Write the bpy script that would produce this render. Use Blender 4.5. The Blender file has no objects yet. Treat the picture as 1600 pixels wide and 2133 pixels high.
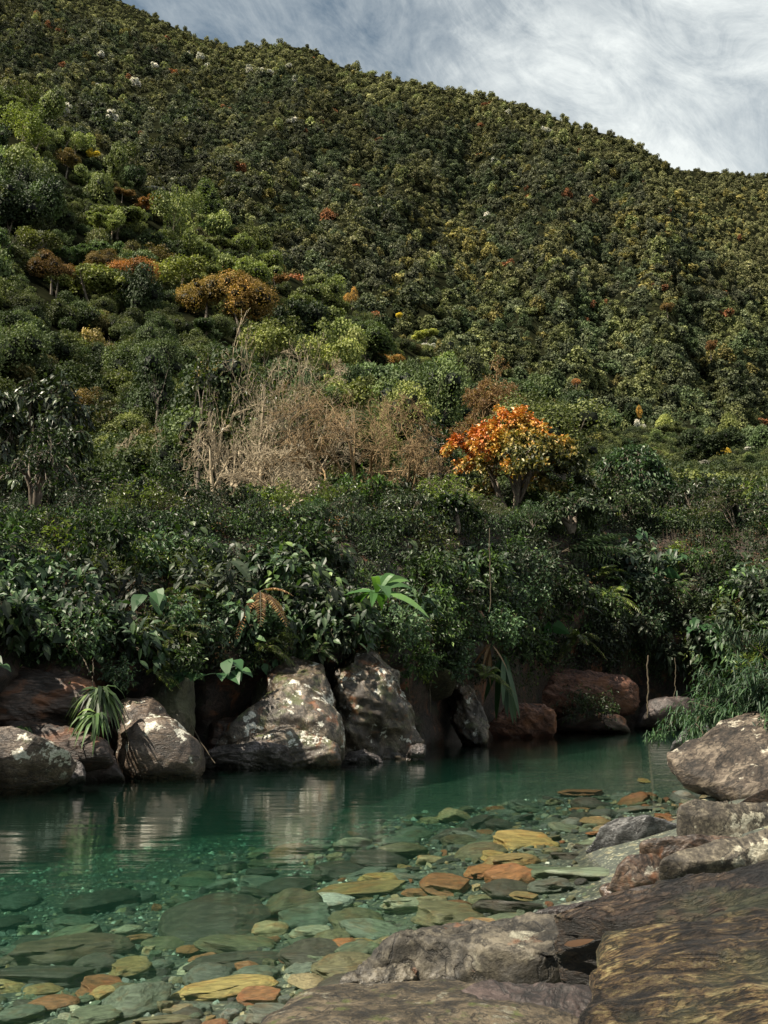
import bpy, bmesh, math, random
import numpy as np
from math import radians, sin, cos, pi, tan, atan2
random.seed(7)
RNG = np.random.default_rng(11)
scene = bpy.context.scene
COL = scene.collection

# ------------------------------------------------------------------ camera maths
F = 2074.0; CX = 800.0; CY = 1066.5; H = 1.6; PITCH = radians(10)
CP, SP = cos(PITCH), sin(PITCH)
def ray(px, py):
    x = (px-CX)/F; y = (CY-py)/F
    return np.array([x, CP-SP*y, SP+CP*y])
def atY(px, py, d):
    r = ray(px, py); return np.array([0, 0, H])+r*(d/r[1])
def atZ(px, py, z=0.0):
    r = ray(px, py); return np.array([0, 0, H])+r*((z-H)/r[2])
def itp(x, pts):
    return float(np.interp(x, [p[0] for p in pts], [p[1] for p in pts]))
def nrm(v):
    v = np.asarray(v, float)
    return v/np.maximum(np.linalg.norm(v, axis=-1, keepdims=True), 1e-9)

# ------------------------------------------------------------------ noise
def _h(i, j, k, s):
    n = (i.astype(np.int64)*374761393+j.astype(np.int64)*668265263+k.astype(np.int64)*2147483647+s*1274126177) & 0xffffffff
    n = ((n ^ (n >> 13))*1274126177) & 0xffffffff
    n = ((n ^ (n >> 16))*2246822519) & 0xffffffff
    return ((n ^ (n >> 15)) & 0xffffff)/float(0xffffff)
def vnoise(p, seed=0):
    p = np.asarray(p, float); f = np.floor(p); i, j, k = f[:, 0], f[:, 1], f[:, 2]
    t = p-f; t = t*t*t*(t*(t*6-15)+10); x, y, z = t[:, 0], t[:, 1], t[:, 2]
    def c(a, b, d): return _h(i+a, j+b, k+d, seed)
    x00 = c(0,0,0)*(1-x)+c(1,0,0)*x; x10 = c(0,1,0)*(1-x)+c(1,1,0)*x
    x01 = c(0,0,1)*(1-x)+c(1,0,1)*x; x11 = c(0,1,1)*(1-x)+c(1,1,1)*x
    return ((x00*(1-y)+x10*y)*(1-z)+(x01*(1-y)+x11*y)*z)*2-1
def fbm(p, octv=4, seed=0, gain=.5):
    a = 1.; s = 0.; q = np.asarray(p, float); tot = 0
    for o in range(octv):
        s = s+a*vnoise(q+o*17.3, seed+o); tot += a; a *= gain; q = q*2.03
    return s/tot
def ridged(p, octv=4, seed=0):
    a = 1.; s = 0.; q = np.asarray(p, float); tot = 0
    for o in range(octv):
        s = s+a*(1-2*np.abs(vnoise(q+o*9.1, seed+o))); tot += a; a *= .5; q = q*2.1
    return s/tot

from mathutils import noise as MN, Vector
def sf(x, y, z, octv=3, off=0.0):      # quick noise for one point
    a = 1.; s = 0.; t = 0.; f = 1.
    for o in range(octv):
        s += a*MN.noise(Vector((x*f+off, y*f+off*.7, z*f))); t += a; a *= .5; f *= 2.03
    return 1.6*s/t
def sr(x, y, z, octv=3, off=0.0):
    a = 1.; s = 0.; t = 0.; f = 1.
    for o in range(octv):
        s += a*(1-3.0*abs(MN.noise(Vector((x*f+off, y*f+off*.7, z*f))))); t += a; a *= .5; f *= 2.1
    return s/t
# ------------------------------------------------------------------ objects
def mesh(name, V, Fc, mats=None, smooth=False, attr=None, matidx=None):
    """Fc: list of (m,k) int arrays, or one array"""
    me = bpy.data.meshes.new(name)
    V = np.asarray(V, np.float32)
    if not isinstance(Fc, (list, tuple)) or not hasattr(Fc[0][0], '__len__'): Fc = [np.asarray(Fc)]
    Fc = [np.asarray(f, np.int32) for f in Fc if len(f)]
    me.vertices.add(len(V)); me.vertices.foreach_set('co', V.ravel())
    nl = sum(f.size for f in Fc); nf = sum(len(f) for f in Fc)
    me.loops.add(nl); me.polygons.add(nf)
    me.loops.foreach_set('vertex_index', np.concatenate([f.ravel() for f in Fc]))
    tot = np.concatenate([np.full(len(f), f.shape[1], np.int32) for f in Fc])
    st = np.concatenate([[0], np.cumsum(tot)[:-1]]).astype(np.int32)
    me.polygons.foreach_set('loop_start', st)
    try: me.polygons.foreach_set('loop_total', tot)
    except Exception: pass
    if matidx is not None: me.polygons.foreach_set('material_index', np.asarray(matidx, np.int32))
    me.polygons.foreach_set('use_smooth', np.full(nf, bool(smooth)))
    for m in (mats or []): me.materials.append(m)
    for k, a in (attr or {}).items():
        a = np.asarray(a, np.float32)
        if a.ndim == 1:
            A = me.attributes.new(k, 'FLOAT', 'FACE' if len(a) == nf else 'POINT'); A.data.foreach_set('value', a)
        else:
            A = me.attributes.new(k, 'FLOAT_COLOR', 'POINT'); A.data.foreach_set('color', a.ravel())
    me.update(calc_edges=True); me.validate()
    return me
def link(name, data, loc=(0,0,0), parent=None, rz=0, sc=1.0):
    o = bpy.data.objects.new(name, data); COL.objects.link(o)
    o.location = [float(c) for c in loc]; o.rotation_euler = (0, 0, rz)
    o.scale = (sc, sc, sc) if not hasattr(sc, '__len__') else sc
    if parent: o.parent = parent
    return o
def tag(o, label=None, cat=None, group=None, kind=None):
    if label: o['label'] = label
    if cat: o['category'] = cat
    if group: o['group'] = group
    if kind: o['kind'] = kind
    return o
def copy_tree(o, parent=None):
    c = o.copy(); COL.objects.link(c); c.parent = parent
    for ch in list(o.children): copy_tree(ch, c)
    return c
class MB:
    def __init__(s): s.V = []; s.Q = []; s.T = []; s.n = 0; s.qa = []; s.ta = []
    def add(s, V, Fc, a=None):
        V = np.asarray(V, float).reshape(-1, 3); Fc = np.asarray(Fc, np.int64)
        if len(V) == 0 or len(Fc) == 0: return
        a = np.zeros(len(Fc)) if a is None else np.broadcast_to(np.asarray(a, float), (len(Fc),))
        (s.Q if Fc.shape[1] == 4 else s.T).append(Fc+s.n); (s.qa if Fc.shape[1] == 4 else s.ta).append(a)
        s.V.append(V); s.n += len(V)
    def data(s, name, mats, smooth=False):
        V = np.concatenate(s.V); fs = []; at = []
        if s.Q: fs.append(np.concatenate(s.Q)); at.append(np.concatenate(s.qa))
        if s.T: fs.append(np.concatenate(s.T)); at.append(np.concatenate(s.ta))
        at = np.concatenate(at)
        if len(at) == len(V): V = np.vstack([V, V[-1:]])
        return mesh(name, V, fs, mats, smooth, {'rnd': at})

# ------------------------------------------------------------------ leaves and tubes
PROF = {
 'lance':  lambda t: np.sin(pi*np.clip(t,0,1)**.8)**.9,
 'ellip':  lambda t: np.sin(pi*np.clip(t,0,1)**.75)**.7,
 'heart':  lambda t: np.interp(t, [0,.02,.12,.3,.5,.75,1], [0,.55,.9,1,.85,.45,0]),
 'banana': lambda t: np.interp(t, [0,.08,.25,.6,.85,1], [.05,.35,.9,1,.6,0]),
 'grass':  lambda t: np.interp(t, [0,.2,.6,1], [.5,1,.7,0]),
}
def blades(P, D, N, L, W, k=1, prof='ellip', droop=.2, fold=.2):
    """leaf strips: P base, D direction, N leaf normal"""
    n = len(P)
    if n == 0: return np.zeros((0,3)), np.zeros((0,4), int)
    D = nrm(D); S = nrm(np.cross(D, N)); N = nrm(np.cross(S, D))
    L = np.broadcast_to(L, (n,)); W = np.broadcast_to(W, (n,))
    if k == 1:
        mid = P+D*(L*.48)[:, None]+N*(L*.04)[:, None]
        tip = P+D*L[:, None]-N*(L*droop*.6)[:, None]
        a = mid+S*(W*.5)[:, None]+N*(W*fold)[:, None]; b = mid-S*(W*.5)[:, None]+N*(W*fold)[:, None]
        V = np.stack([P, a, tip, b], 1).reshape(-1, 3)
        i = np.arange(n)[:, None]*4
        T = np.concatenate([i+np.array([[0,1,2]]), i+np.array([[0,2,3]])])
        return V, T
    ts = np.linspace(0, 1, k+1); w = PROF[prof](ts)
    rows = []
    for t, ww in zip(ts, w):
        c = P+D*(L*t*(1-.25*droop*t))[:, None]-np.array([0,0,1.])*(L*droop*t*t)[:, None]
        e = S*(W*.5*ww)[:, None]; up = N*(W*fold*ww)[:, None]
        rows += [c+e+up, c, c-e+up]
    V = np.stack(rows, 1); m = 3*(k+1)
    base = []
    for j in range(k):
        a = j*3; base += [[a, a+1, a+4, a+3], [a+1, a+2, a+5, a+4]]
    Q = (np.arange(n)[:, None, None]*m+np.array(base)[None]).reshape(-1, 4)
    return V.reshape(-1, 3), Q
def leafrnd(n, Fc, rng, a=None):
    r = rng.random(n) if a is None else a
    per = len(Fc)//n
    return np.repeat(r, per) if Fc.shape[1] == 4 else np.tile(r, per)
def add_leaves(mb, P, D, N, L, W, k=1, prof='ellip', droop=.2, fold=.2, rng=RNG, a=None):
    if len(P) == 0: return
    V, Fc = blades(P, D, N, L, W, k, prof, droop, fold)
    mb.add(V, Fc, leafrnd(len(P), Fc, rng, a))
def tubes(PT, R, sides=4):
    """PT (n,k,3) R (n,k)"""
    n, k, _ = PT.shape
    T = np.gradient(PT, axis=1); T = nrm(T)
    ref = np.where(np.abs(T[..., 2:3]) > .9, np.array([1., 0, 0]), np.array([0, 0, 1.]))
    A = nrm(np.cross(T, ref)); B = np.cross(T, A)
    an = np.arange(sides)*2*pi/sides
    V = PT[:, :, None]+R[:, :, None, None]*(A[:, :, None]*np.cos(an)[None, None, :, None]+B[:, :, None]*np.sin(an)[None, None, :, None])
    V = V.reshape(-1, 3)
    q = []
    for j in range(k-1):
        for s in range(sides):
            s2 = (s+1) % sides
            q.append([j*sides+s, j*sides+s2, (j+1)*sides+s2, (j+1)*sides+s])
    Q = (np.arange(n)[:, None, None]*(k*sides)+np.array(q)[None]).reshape(-1, 4)
    return V, Q
def grow(start, dirs, length, radius, levels, rng, k=6, taper=.25):
    """levels: list of dict(n children, len ratio, rad ratio, angle, up, wander). returns list of (PT,R), tips"""
    P = np.atleast_2d(start).astype(float); D = nrm(np.atleast_2d(dirs)); L = np.broadcast_to(length, (len(P),)).astype(float); Rr = np.broadcast_to(radius, (len(P),)).astype(float)
    out = []
    lv0 = dict(up=.05, wander=.12)
    allv = [lv0]+levels
    for li, lv in enumerate(allv):
        if li > 0:
            PT, RR = out[-1]; n = lv['n']; m = len(PT)
            t = rng.uniform(lv.get('t0', .35), 1, (m, n)); t[:, 0] = 1
            idx = np.clip(t*(PT.shape[1]-1), 0, PT.shape[1]-1.001); i0 = idx.astype(int); fr = (idx-i0)[..., None]
            mi = np.arange(m)[:, None]
            S = PT[mi, i0]*(1-fr)+PT[mi, i0+1]*fr
            TD = nrm(PT[mi, i0+1]-PT[mi, i0])
            rnd = nrm(rng.normal(size=(m, n, 3))); perp = nrm(np.cross(TD, rnd))
            an = rng.uniform(.6, 1.2, (m, n, 1))*lv['angle']
            Dn = TD*np.cos(an)+perp*np.sin(an)
            Rp = (RR[mi, i0]*(1-fr[..., 0])+RR[mi, i0+1]*fr[..., 0])
            Ln = (L[:, None]*lv['len']*rng.uniform(.65, 1.25, (m, n))*(1.15-.4*t))
            P = S.reshape(-1, 3); D = Dn.reshape(-1, 3); L = Ln.reshape(-1); Rr = np.minimum(Rp*.9, Rp*lv['rad']).reshape(-1)
        kk = k if li == 0 else max(3, lv.get('k', k-li))
        n = len(P); PT = np.zeros((n, kk, 3)); PT[:, 0] = P; d = D.copy()
        for j in range(1, kk):
            d = nrm(d+rng.normal(size=d.shape)*lv['wander']+np.array([0, 0, lv['up']]))
            PT[:, j] = PT[:, j-1]+d*(L/(kk-1))[:, None]
        tp = np.linspace(1, lv.get('taper', taper), kk)
        out.append((PT, Rr[:, None]*tp[None]))
    return out
def branch_mb(br, sides=(7,5,4,3,3), minr=0):
    mb = MB()
    for i, (PT, R) in enumerate(br):
        V, Q = tubes(PT, np.maximum(R, minr), sides[min(i, len(sides)-1)]); mb.add(V, Q, .5)
    return mb

# ------------------------------------------------------------------ materials
def newmat(name):
    m = bpy.data.materials.new(name); m.use_nodes = True
    nt = m.node_tree; nt.nodes.clear()
    return m, nt
def N_(nt, t, **kw):
    n = nt.nodes.new(t)
    for k, v in kw.items():
        if k.startswith('i_'):
            key = k[2:]; key = int(key) if key.isdigit() else key
            n.inputs[key].default_value = v
        else: setattr(n, k, v)
    return n
def L_(nt, a, b): nt.links.new(a, b)
def c4(c): return (c[0], c[1], c[2], 1)
def ramp(nt, fac, stops, interp='LINEAR'):
    r = nt.nodes.new('ShaderNodeValToRGB'); r.color_ramp.interpolation = interp
    e = r.color_ramp.elements
    while len(e) < len(stops): e.new(.5)
    for x, (p, c) in zip(e, stops): x.position = p; x.color = c4(c) if hasattr(c, '__len__') else (c, c, c, 1)
    if fac is not None: L_(nt, fac, r.inputs[0])
    return r.outputs[0]
def mixc(nt, fac, a, b, mode='MIX'):
    m = nt.nodes.new('ShaderNodeMix'); m.data_type = 'RGBA'; m.blend_type = mode
    for s, v in ((m.inputs[0], fac), (m.inputs[6], a), (m.inputs[7], b)):
        if isinstance(v, (int, float)): s.default_value = v
        elif isinstance(v, tuple): s.default_value = c4(v)
        else: L_(nt, v, s)
    return m.outputs[2]
def mth(nt, op, a, b=0.0, c=0.0, clamp=False):
    m = nt.nodes.new('ShaderNodeMath'); m.operation = op; m.use_clamp = clamp
    for s, v in zip(m.inputs, (a, b, c)):
        if isinstance(v, (int, float)): s.default_value = v
        else: L_(nt, v, s)
    return m.outputs[0]
def noise(nt, scale, detail=4, rough=.55, vec=None, dist=0):
    n = N_(nt, 'ShaderNodeTexNoise', i_Scale=scale, i_Detail=detail, i_Roughness=rough, i_Distortion=dist)
    if vec is not None: L_(nt, vec, n.inputs['Vector'])
    return n.outputs[0]

def leafmat(name, stops, rough=.45, trans=.3, spec=.5, tint=False):
    m, nt = newmat(name)
    at = N_(nt, 'ShaderNodeAttribute', attribute_name='rnd')
    col = ramp(nt, at.outputs['Fac'], stops)
    if tint:
        ti = N_(nt, 'ShaderNodeAttribute', attribute_name='tint', attribute_type='INSTANCER')
        col = mixc(nt, 1.0, col, ti.outputs['Color'], 'MULTIPLY')
    else:
        oi = N_(nt, 'ShaderNodeObjectInfo')
        v = mth(nt, 'MULTIPLY_ADD', mth(nt, 'POWER', oi.outputs['Random'], 1.6), 1.25, .45)
        cc = N_(nt, 'ShaderNodeCombineColor'); L_(nt, v, cc.inputs[0]); L_(nt, v, cc.inputs[1]); L_(nt, mth(nt, 'MULTIPLY', v, .95), cc.inputs[2])
        col = mixc(nt, 1.0, col, cc.outputs[0], 'MULTIPLY')
    b = N_(nt, 'ShaderNodeBsdfPrincipled', i_Roughness=rough)
    b.inputs['Specular IOR Level'].default_value = spec
    L_(nt, col, b.inputs['Base Color'])
    out = N_(nt, 'ShaderNodeOutputMaterial')
    if trans > 0:
        tr = N_(nt, 'ShaderNodeBsdfTranslucent')
        tc = mixc(nt, 1.0, col, (1.3, 1.5, .5), 'MULTIPLY'); L_(nt, tc, tr.inputs[0])
        mx = N_(nt, 'ShaderNodeMixShader', i_0=trans); L_(nt, b.outputs[0], mx.inputs[1]); L_(nt, tr.outputs[0], mx.inputs[2])
        L_(nt, mx.outputs[0], out.inputs[0])
    else: L_(nt, b.outputs[0], out.inputs[0])
    return m
def barkmat(name, c1, c2, scale=6, rough=.85):
    m, nt = newmat(name)
    tc = N_(nt, 'ShaderNodeTexCoord')
    n = noise(nt, scale, 6, .65, tc.outputs['Object'])
    col = ramp(nt, n, [(.35, c1), (.65, c2)])
    b = N_(nt, 'ShaderNodeBsdfPrincipled', i_Roughness=rough); L_(nt, col, b.inputs['Base Color'])
    bp = N_(nt, 'ShaderNodeBump', i_Strength=.4, i_Distance=.02); L_(nt, n, bp.inputs['Height']); L_(nt, bp.outputs[0], b.inputs['Normal'])
    out = N_(nt, 'ShaderNodeOutputMaterial'); L_(nt, b.outputs[0], out.inputs[0])
    return m
def rockmat(name, dark, mid, light, scale=1.5, lichen=0.0, lcol=(.5,.49,.44), lscale=2.2, moss=0.0, mcol=(.05,.06,.015),
            stretch=(1,1,1), rot=(0,0,0), rough=.7, wet=False, bump=.5, grain=14, bdist=.05, rust=0.0):
    m, nt = newmat(name)
    tc = N_(nt, 'ShaderNodeTexCoord')
    m0 = N_(nt, 'ShaderNodeMapping'); L_(nt, tc.outputs['Object'], m0.inputs[0]); m0.inputs['Rotation'].default_value = rot
    mp = N_(nt, 'ShaderNodeMapping'); L_(nt, m0.outputs[0], mp.inputs[0]); mp.inputs['Scale'].default_value = stretch
    v = mp.outputs[0]; ob = tc.outputs['Object']
    n1 = noise(nt, scale, 8, .65, v, .4); n2 = noise(nt, scale*grain, 5, .7, v); n3 = noise(nt, scale*.6, 3, .5, ob)
    mixn = mth(nt, 'ADD', mth(nt, 'MULTIPLY', n1, .62), mth(nt, 'MULTIPLY', n2, .38))
    col = ramp(nt, mixn, [(.41, dark), (.49, mid), (.58, light)])
    ck = mth(nt, 'ABSOLUTE', mth(nt, 'SUBTRACT', noise(nt, scale*1.7, 7, .58, v, .8), .5))
    ckf = ramp(nt, ck, [(.0, .22), (.012, .55), (.03, 1.)])
    col = mixc(nt, 1., col, ckf, 'MULTIPLY')
    if rust > 0:
        rf = ramp(nt, noise(nt, scale*1.3, 5, .6, ob, .6), [(.62-.25*rust, 0.), (.72-.2*rust, 1.)])
        col = mixc(nt, mth(nt, 'MULTIPLY', rf, .75), col, (.17, .065, .025))
    geo = N_(nt, 'ShaderNodeNewGeometry'); sx = N_(nt, 'ShaderNodeSeparateXYZ'); L_(nt, geo.outputs['Normal'], sx.inputs[0])
    px = N_(nt, 'ShaderNodeSeparateXYZ'); L_(nt, geo.outputs['Position'], px.inputs[0])
    if moss > 0:
        mf = ramp(nt, noise(nt, scale*1.6, 6, .65, ob), [(.62-.3*moss, 0.), (.72-.3*moss, 1.)])
        mf = mth(nt, 'MULTIPLY', mf, mth(nt, 'MULTIPLY_ADD', sx.outputs[2], .6, .5, True))
        col = mixc(nt, mf, col, mcol)
    if lichen > 0:
        lf = noise(nt, lscale, 9, .68, ob, .3); lm = noise(nt, lscale*.35, 2, .5, ob)
        s = mth(nt, 'ADD', mth(nt, 'MULTIPLY', lf, .6), mth(nt, 'MULTIPLY', lm, .4))
        fc = ramp(nt, s, [(.60-.14*lichen, 0.), (.625-.14*lichen, 1.)])
        up = mth(nt, 'MULTIPLY_ADD', px.outputs[2], 6, -1.0, True)   # none in the splash zone
        fc = mth(nt, 'MULTIPLY', fc, up)
        lc = mixc(nt, ramp(nt, n2, [(.35, 0.), (.65, 1.)]), (lcol[0]*.4, lcol[1]*.38, lcol[2]*.33), (lcol[0]*1.2, lcol[1]*1.2, lcol[2]*1.15))
        col = mixc(nt, fc, col, lc)
    b = N_(nt, 'ShaderNodeBsdfPrincipled')
    wz = mth(nt, 'MULTIPLY_ADD', px.outputs[2], -9, 1.6, True)       # wet foot of the stone
    wn = mth(nt, 'MULTIPLY', wz, 1.0)
    col = mixc(nt, mth(nt, 'MULTIPLY', wn, .6), col, mixc(nt, 1.0, col, (.35, .33, .32), 'MULTIPLY'))
    L_(nt, col, b.inputs['Base Color'])
    r0 = ramp(nt, n2, [(.3, rough+.12), (.7, rough-.12)])
    r1 = mth(nt, 'MULTIPLY', r0, mth(nt, 'MULTIPLY_ADD', wn, -.55, 1.0))
    L_(nt, r1, b.inputs['Roughness'])
    hh = mth(nt, 'ADD', mth(nt, 'ADD', mth(nt, 'MULTIPLY', n1, 1.0), mth(nt, 'MULTIPLY', n2, .4)), mth(nt, 'MULTIPLY', ckf, .18))
    bp = N_(nt, 'ShaderNodeBump', i_Strength=bump, i_Distance=bdist); L_(nt, hh, bp.inputs['Height']); L_(nt, bp.outputs[0], b.inputs['Normal'])
    out = N_(nt, 'ShaderNodeOutputMaterial'); L_(nt, b.outputs[0], out.inputs[0])
    return m
def soilmat(name, c1, c2, c3, scale=3):
    return rockmat(name, c1, c2, c3, scale, rough=.9, bump=.7, bdist=.08)

G = {}
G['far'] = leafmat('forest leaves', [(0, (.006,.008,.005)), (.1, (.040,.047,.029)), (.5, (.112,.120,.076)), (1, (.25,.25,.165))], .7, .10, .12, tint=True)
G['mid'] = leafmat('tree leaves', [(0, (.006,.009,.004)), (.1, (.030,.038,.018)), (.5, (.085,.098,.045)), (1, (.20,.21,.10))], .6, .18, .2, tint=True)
G['bark'] = barkmat('bark', (.06,.045,.032), (.16,.13,.10))
G['palebark'] = barkmat('pale bark', (.14,.105,.065), (.42,.345,.23), 3)
G['twig'] = barkmat('brown twigs', (.09,.06,.025), (.26,.17,.08), 3)
G['shrub'] = leafmat('shrub leaves', [(0, (.009,.018,.007)), (.5, (.026,.048,.014)), (.88, (.048,.088,.028)), (1, (.14,.20,.06))], .48, .25, .35)
G['dark'] = leafmat('dark leaves', [(0, (.010,.016,.008)), (.6, (.022,.036,.016)), (.95, (.05,.07,.03)), (1, (.10,.12,.06))], .5, .12, .3)
G['teal'] = leafmat('bluish leaves', [(0, (.012,.026,.013)), (.5, (.030,.060,.026)), (1, (.08,.13,.06))], .48, .2, .35)
G['yel'] = leafmat('yellow green leaves', [(0, (.03,.04,.01)), (.5, (.07,.10,.02)), (1, (.16,.19,.05))], .38, .35, .5)
G['dry'] = leafmat('dry leaves', [(0, (.07,.035,.018)), (.5, (.16,.085,.04)), (1, (.32,.22,.12))], .6, .2, .3)
G['big'] = leafmat('broad plant leaves', [(0, (.012,.036,.013)), (.5, (.022,.056,.021)), (1, (.045,.095,.036))], .5, .2, .3)
G['bright'] = leafmat('bright broad leaves', [(0, (.04,.09,.03)), (.5, (.06,.14,.045)), (1, (.12,.22,.07))], .45, .3, .35)
G['hero'] = leafmat('orange and green leaves', [(0, (.014,.021,.009)), (.30, (.035,.04,.012)), (.42, (.12,.11,.03)), (.55, (.30,.22,.07)), (.70, (.42,.23,.05)), (.85, (.40,.15,.03)), (1, (.33,.09,.02))], .45, .15, .4)
G['vine'] = barkmat('vine stem', (.03,.024,.014), (.08,.06,.035), 10)

# ------------------------------------------------------------------ world, sun, camera
SUN_EL = radians(50); SUN_DIR = nrm(np.array([-cos(SUN_EL)*.86, -cos(SUN_EL)*.45, sin(SUN_EL)]))
def make_world():
    w = bpy.data.worlds.new('World'); scene.world = w; w.use_nodes = True
    nt = w.node_tree; nt.nodes.clear()
    sky = N_(nt, 'ShaderNodeTexSky'); sky.sky_type = 'NISHITA'; sky.sun_disc = False
    sky.sun_elevation = SUN_EL; sky.sun_rotation = atan2(SUN_DIR[0], SUN_DIR[1])
    sky.dust_density = 2.0; sky.altitude = 1200
    hs = N_(nt, 'ShaderNodeHueSaturation', i_Saturation=.72, i_Value=.93); L_(nt, mixc(nt, 1., sky.outputs[0], (.80, 1.06, .94), 'MULTIPLY'), hs.inputs['Color'])
    tc = N_(nt, 'ShaderNodeTexCoord'); sp = N_(nt, 'ShaderNodeSeparateXYZ'); L_(nt, tc.outputs['Generated'], sp.inputs[0])
    zz = mth(nt, 'ADD', mth(nt, 'MAXIMUM', sp.outputs[2], 0.0), .12)
    cx = mth(nt, 'DIVIDE', sp.outputs[0], zz); cy = mth(nt, 'DIVIDE', sp.outputs[1], zz)
    cb = N_(nt, 'ShaderNodeCombineXYZ'); L_(nt, cx, cb.inputs[0]); L_(nt, cy, cb.inputs[1])
    mp = N_(nt, 'ShaderNodeMapping'); L_(nt, cb.outputs[0], mp.inputs[0])
    mp.inputs['Rotation'].default_value = (0, 0, radians(28)); mp.inputs['Scale'].default_value = (.9, 2.6, 1); mp.inputs['Location'].default_value = (3.1, .7, 0)
    r1 = N_(nt, 'ShaderNodeMapping'); L_(nt, tc.outputs['Generated'], r1.inputs[0]); r1.inputs['Rotation'].default_value = (0, radians(-36), 0)
    r2 = N_(nt, 'ShaderNodeMapping'); L_(nt, r1.outputs[0], r2.inputs[0]); r2.inputs['Scale'].default_value = (2.4, 2.4, 6.0); r2.inputs['Location'].default_value = (2.3, 4.1, 1.2)
    n1 = noise(nt, 1.0, 10, .64, r2.outputs[0], 1.7)
    n2 = noise(nt, 3.2, 4, .55, tc.outputs['Generated'], .4)
    n3 = noise(nt, 3.6, 9, .72, r2.outputs[0], 1.8)
    bias = mth(nt, 'MULTIPLY_ADD', sp.outputs[0], .42, .0)     # thicker cloud to the right
    s = mth(nt, 'ADD', mth(nt, 'ADD', mth(nt, 'MULTIPLY', n1, .62), mth(nt, 'MULTIPLY', n2, .28)), mth(nt, 'ADD', mth(nt, 'MULTIPLY', n3, .28), mth(nt, 'ADD', bias, -.06)))
    f = ramp(nt, s, [(.44, .04), (.58, .36), (.74, 1.)])
    cl = mixc(nt, f, hs.outputs[0], (7.3, 7.7, 7.6))
    bg = N_(nt, 'ShaderNodeBackground', i_Strength=.05); L_(nt, cl, bg.inputs[0])
    o = N_(nt, 'ShaderNodeOutputWorld'); L_(nt, bg.outputs[0], o.inputs[0])
make_world()
sun = bpy.data.lights.new('sun', 'SUN'); sun.energy = 5.0; sun.angle = radians(.5); sun.color = (1, .90, .73)
so = bpy.data.objects.new('sun', sun); COL.objects.link(so)
from mathutils import Vector
so.rotation_euler = Vector(SUN_DIR).to_track_quat('Z', 'Y').to_euler(); so.location = (-20, 0, 40)
cam = bpy.data.cameras.new('camera'); co = bpy.data.objects.new('camera', cam); COL.objects.link(co)
cam.sensor_fit = 'VERTICAL'; cam.sensor_height = 36; cam.lens = F/2133*36; cam.clip_start = .05; cam.clip_end = 6000
co.location = (0, 0, H); co.rotation_euler = (radians(90)+PITCH, 0, 0); scene.camera = co
scene.view_settings.view_transform = 'Standard'; scene.view_settings.look = 'None'; scene.view_settings.exposure = 1.32; scene.view_settings.gamma = 1
scene.cycles.max_bounces = 6; scene.cycles.diffuse_bounces = 2; scene.cycles.glossy_bounces = 3; scene.cycles.transmission_bounces = 4
scene.cycles.transparent_max_bounces = 8; scene.cycles.use_denoising = True; scene.cycles.caustics_reflective = False; scene.cycles.caustics_refractive = False
scene.cycles.sample_clamp_indirect = 4

# ------------------------------------------------------------------ terrain
SPUR = [(-700,60),(-300,110),(0,215),(90,250),(160,300),(330,410),(480,480),(570,560),(720,630),(830,700),(1000,800),(1250,890),(1600,945),(2400,1000)]
SPURD = [(-700,230),(0,250),(500,270),(1000,300),(1600,330),(2400,340)]
MAIN = [(-900,-700),(-400,-330),(0,-85),(265,8),(330,40),(400,76),(500,104),(600,96),(660,106),(700,136),(800,162),(950,192),(1100,222),(1200,266),(1300,287),(1370,330),(1395,356),(1500,500),(1700,720),(2400,950)]
MAIND = [(-900,1200),(0,1100),(700,1000),(1385,900),(2400,700)]
FARR = [(900,200),(1200,330),(1385,352),(1500,360),(1600,372),(1900,430),(2600,560)]
def spur_pt(px, v):
    p1 = itp(px, SPUR); d1 = itp(px, SPURD); d0 = 60.
    py = 1082+(p1-1082)*v
    n = sf(px/260., v*2.2, 3.1, 3, 5.)
    d = d0*(d1/d0)**(v**.85)*(1+.10*n*min(1, v*4)*min(1, (1-v)*5+.15))
    return atY(px, py, d), py, d
def main_pt(px, v):
    p0 = itp(px, SPUR)+70; p1 = itp(px, MAIN); d0 = itp(px, SPURD)+70; d1 = itp(px, MAIND)
    py = p0+(p1-p0)*v
    n = sr(px/230.+v*1.1+.35*sin(v*5), v*1.1, 7.7, 3, 21.); n2 = sf(px/90., v*6, 1., 3, 4.)
    d = d0+(d1-d0)*(v**1.05); d = d-(85*n+30*n2)*min(1, v*3)*(min(1, (1-v)*3)*.9+.1)
    return atY(px, py, d), py, d
def far_pt(px, v):
    p0 = itp(px, MAIN)+60; p1 = itp(px, FARR)
    if p0 < p1: p0 = p1+150
    py = p0+(p1-p0)*v; d = 900+500*v
    n = sr(px/150.+v, v*1.1, 2.7, 3, 31.)
    return atY(px, py, d-60*n*min(1, (1-v)*3)), py, d
def sheet(fn, us, vs, extra=None):
    V = np.array([[fn(u, v)[0] for u in us] for v in vs])
    if extra is not None: V = np.concatenate([V, extra(V)], 0)
    r, c = V.shape[:2]
    i = (np.arange(r-1)[:, None]*c+np.arange(c-1)[None]).ravel()
    return V.reshape(-1, 3), np.stack([i, i+1, i+c+1, i+c], 1)
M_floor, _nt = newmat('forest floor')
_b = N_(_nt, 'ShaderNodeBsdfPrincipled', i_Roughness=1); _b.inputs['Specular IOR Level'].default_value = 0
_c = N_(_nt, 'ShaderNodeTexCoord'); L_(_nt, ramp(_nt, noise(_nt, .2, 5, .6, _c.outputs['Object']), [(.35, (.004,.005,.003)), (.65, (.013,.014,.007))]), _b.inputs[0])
_o = N_(_nt, 'ShaderNodeOutputMaterial'); L_(_nt, _b.outputs[0], _o.inputs[0])
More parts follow.
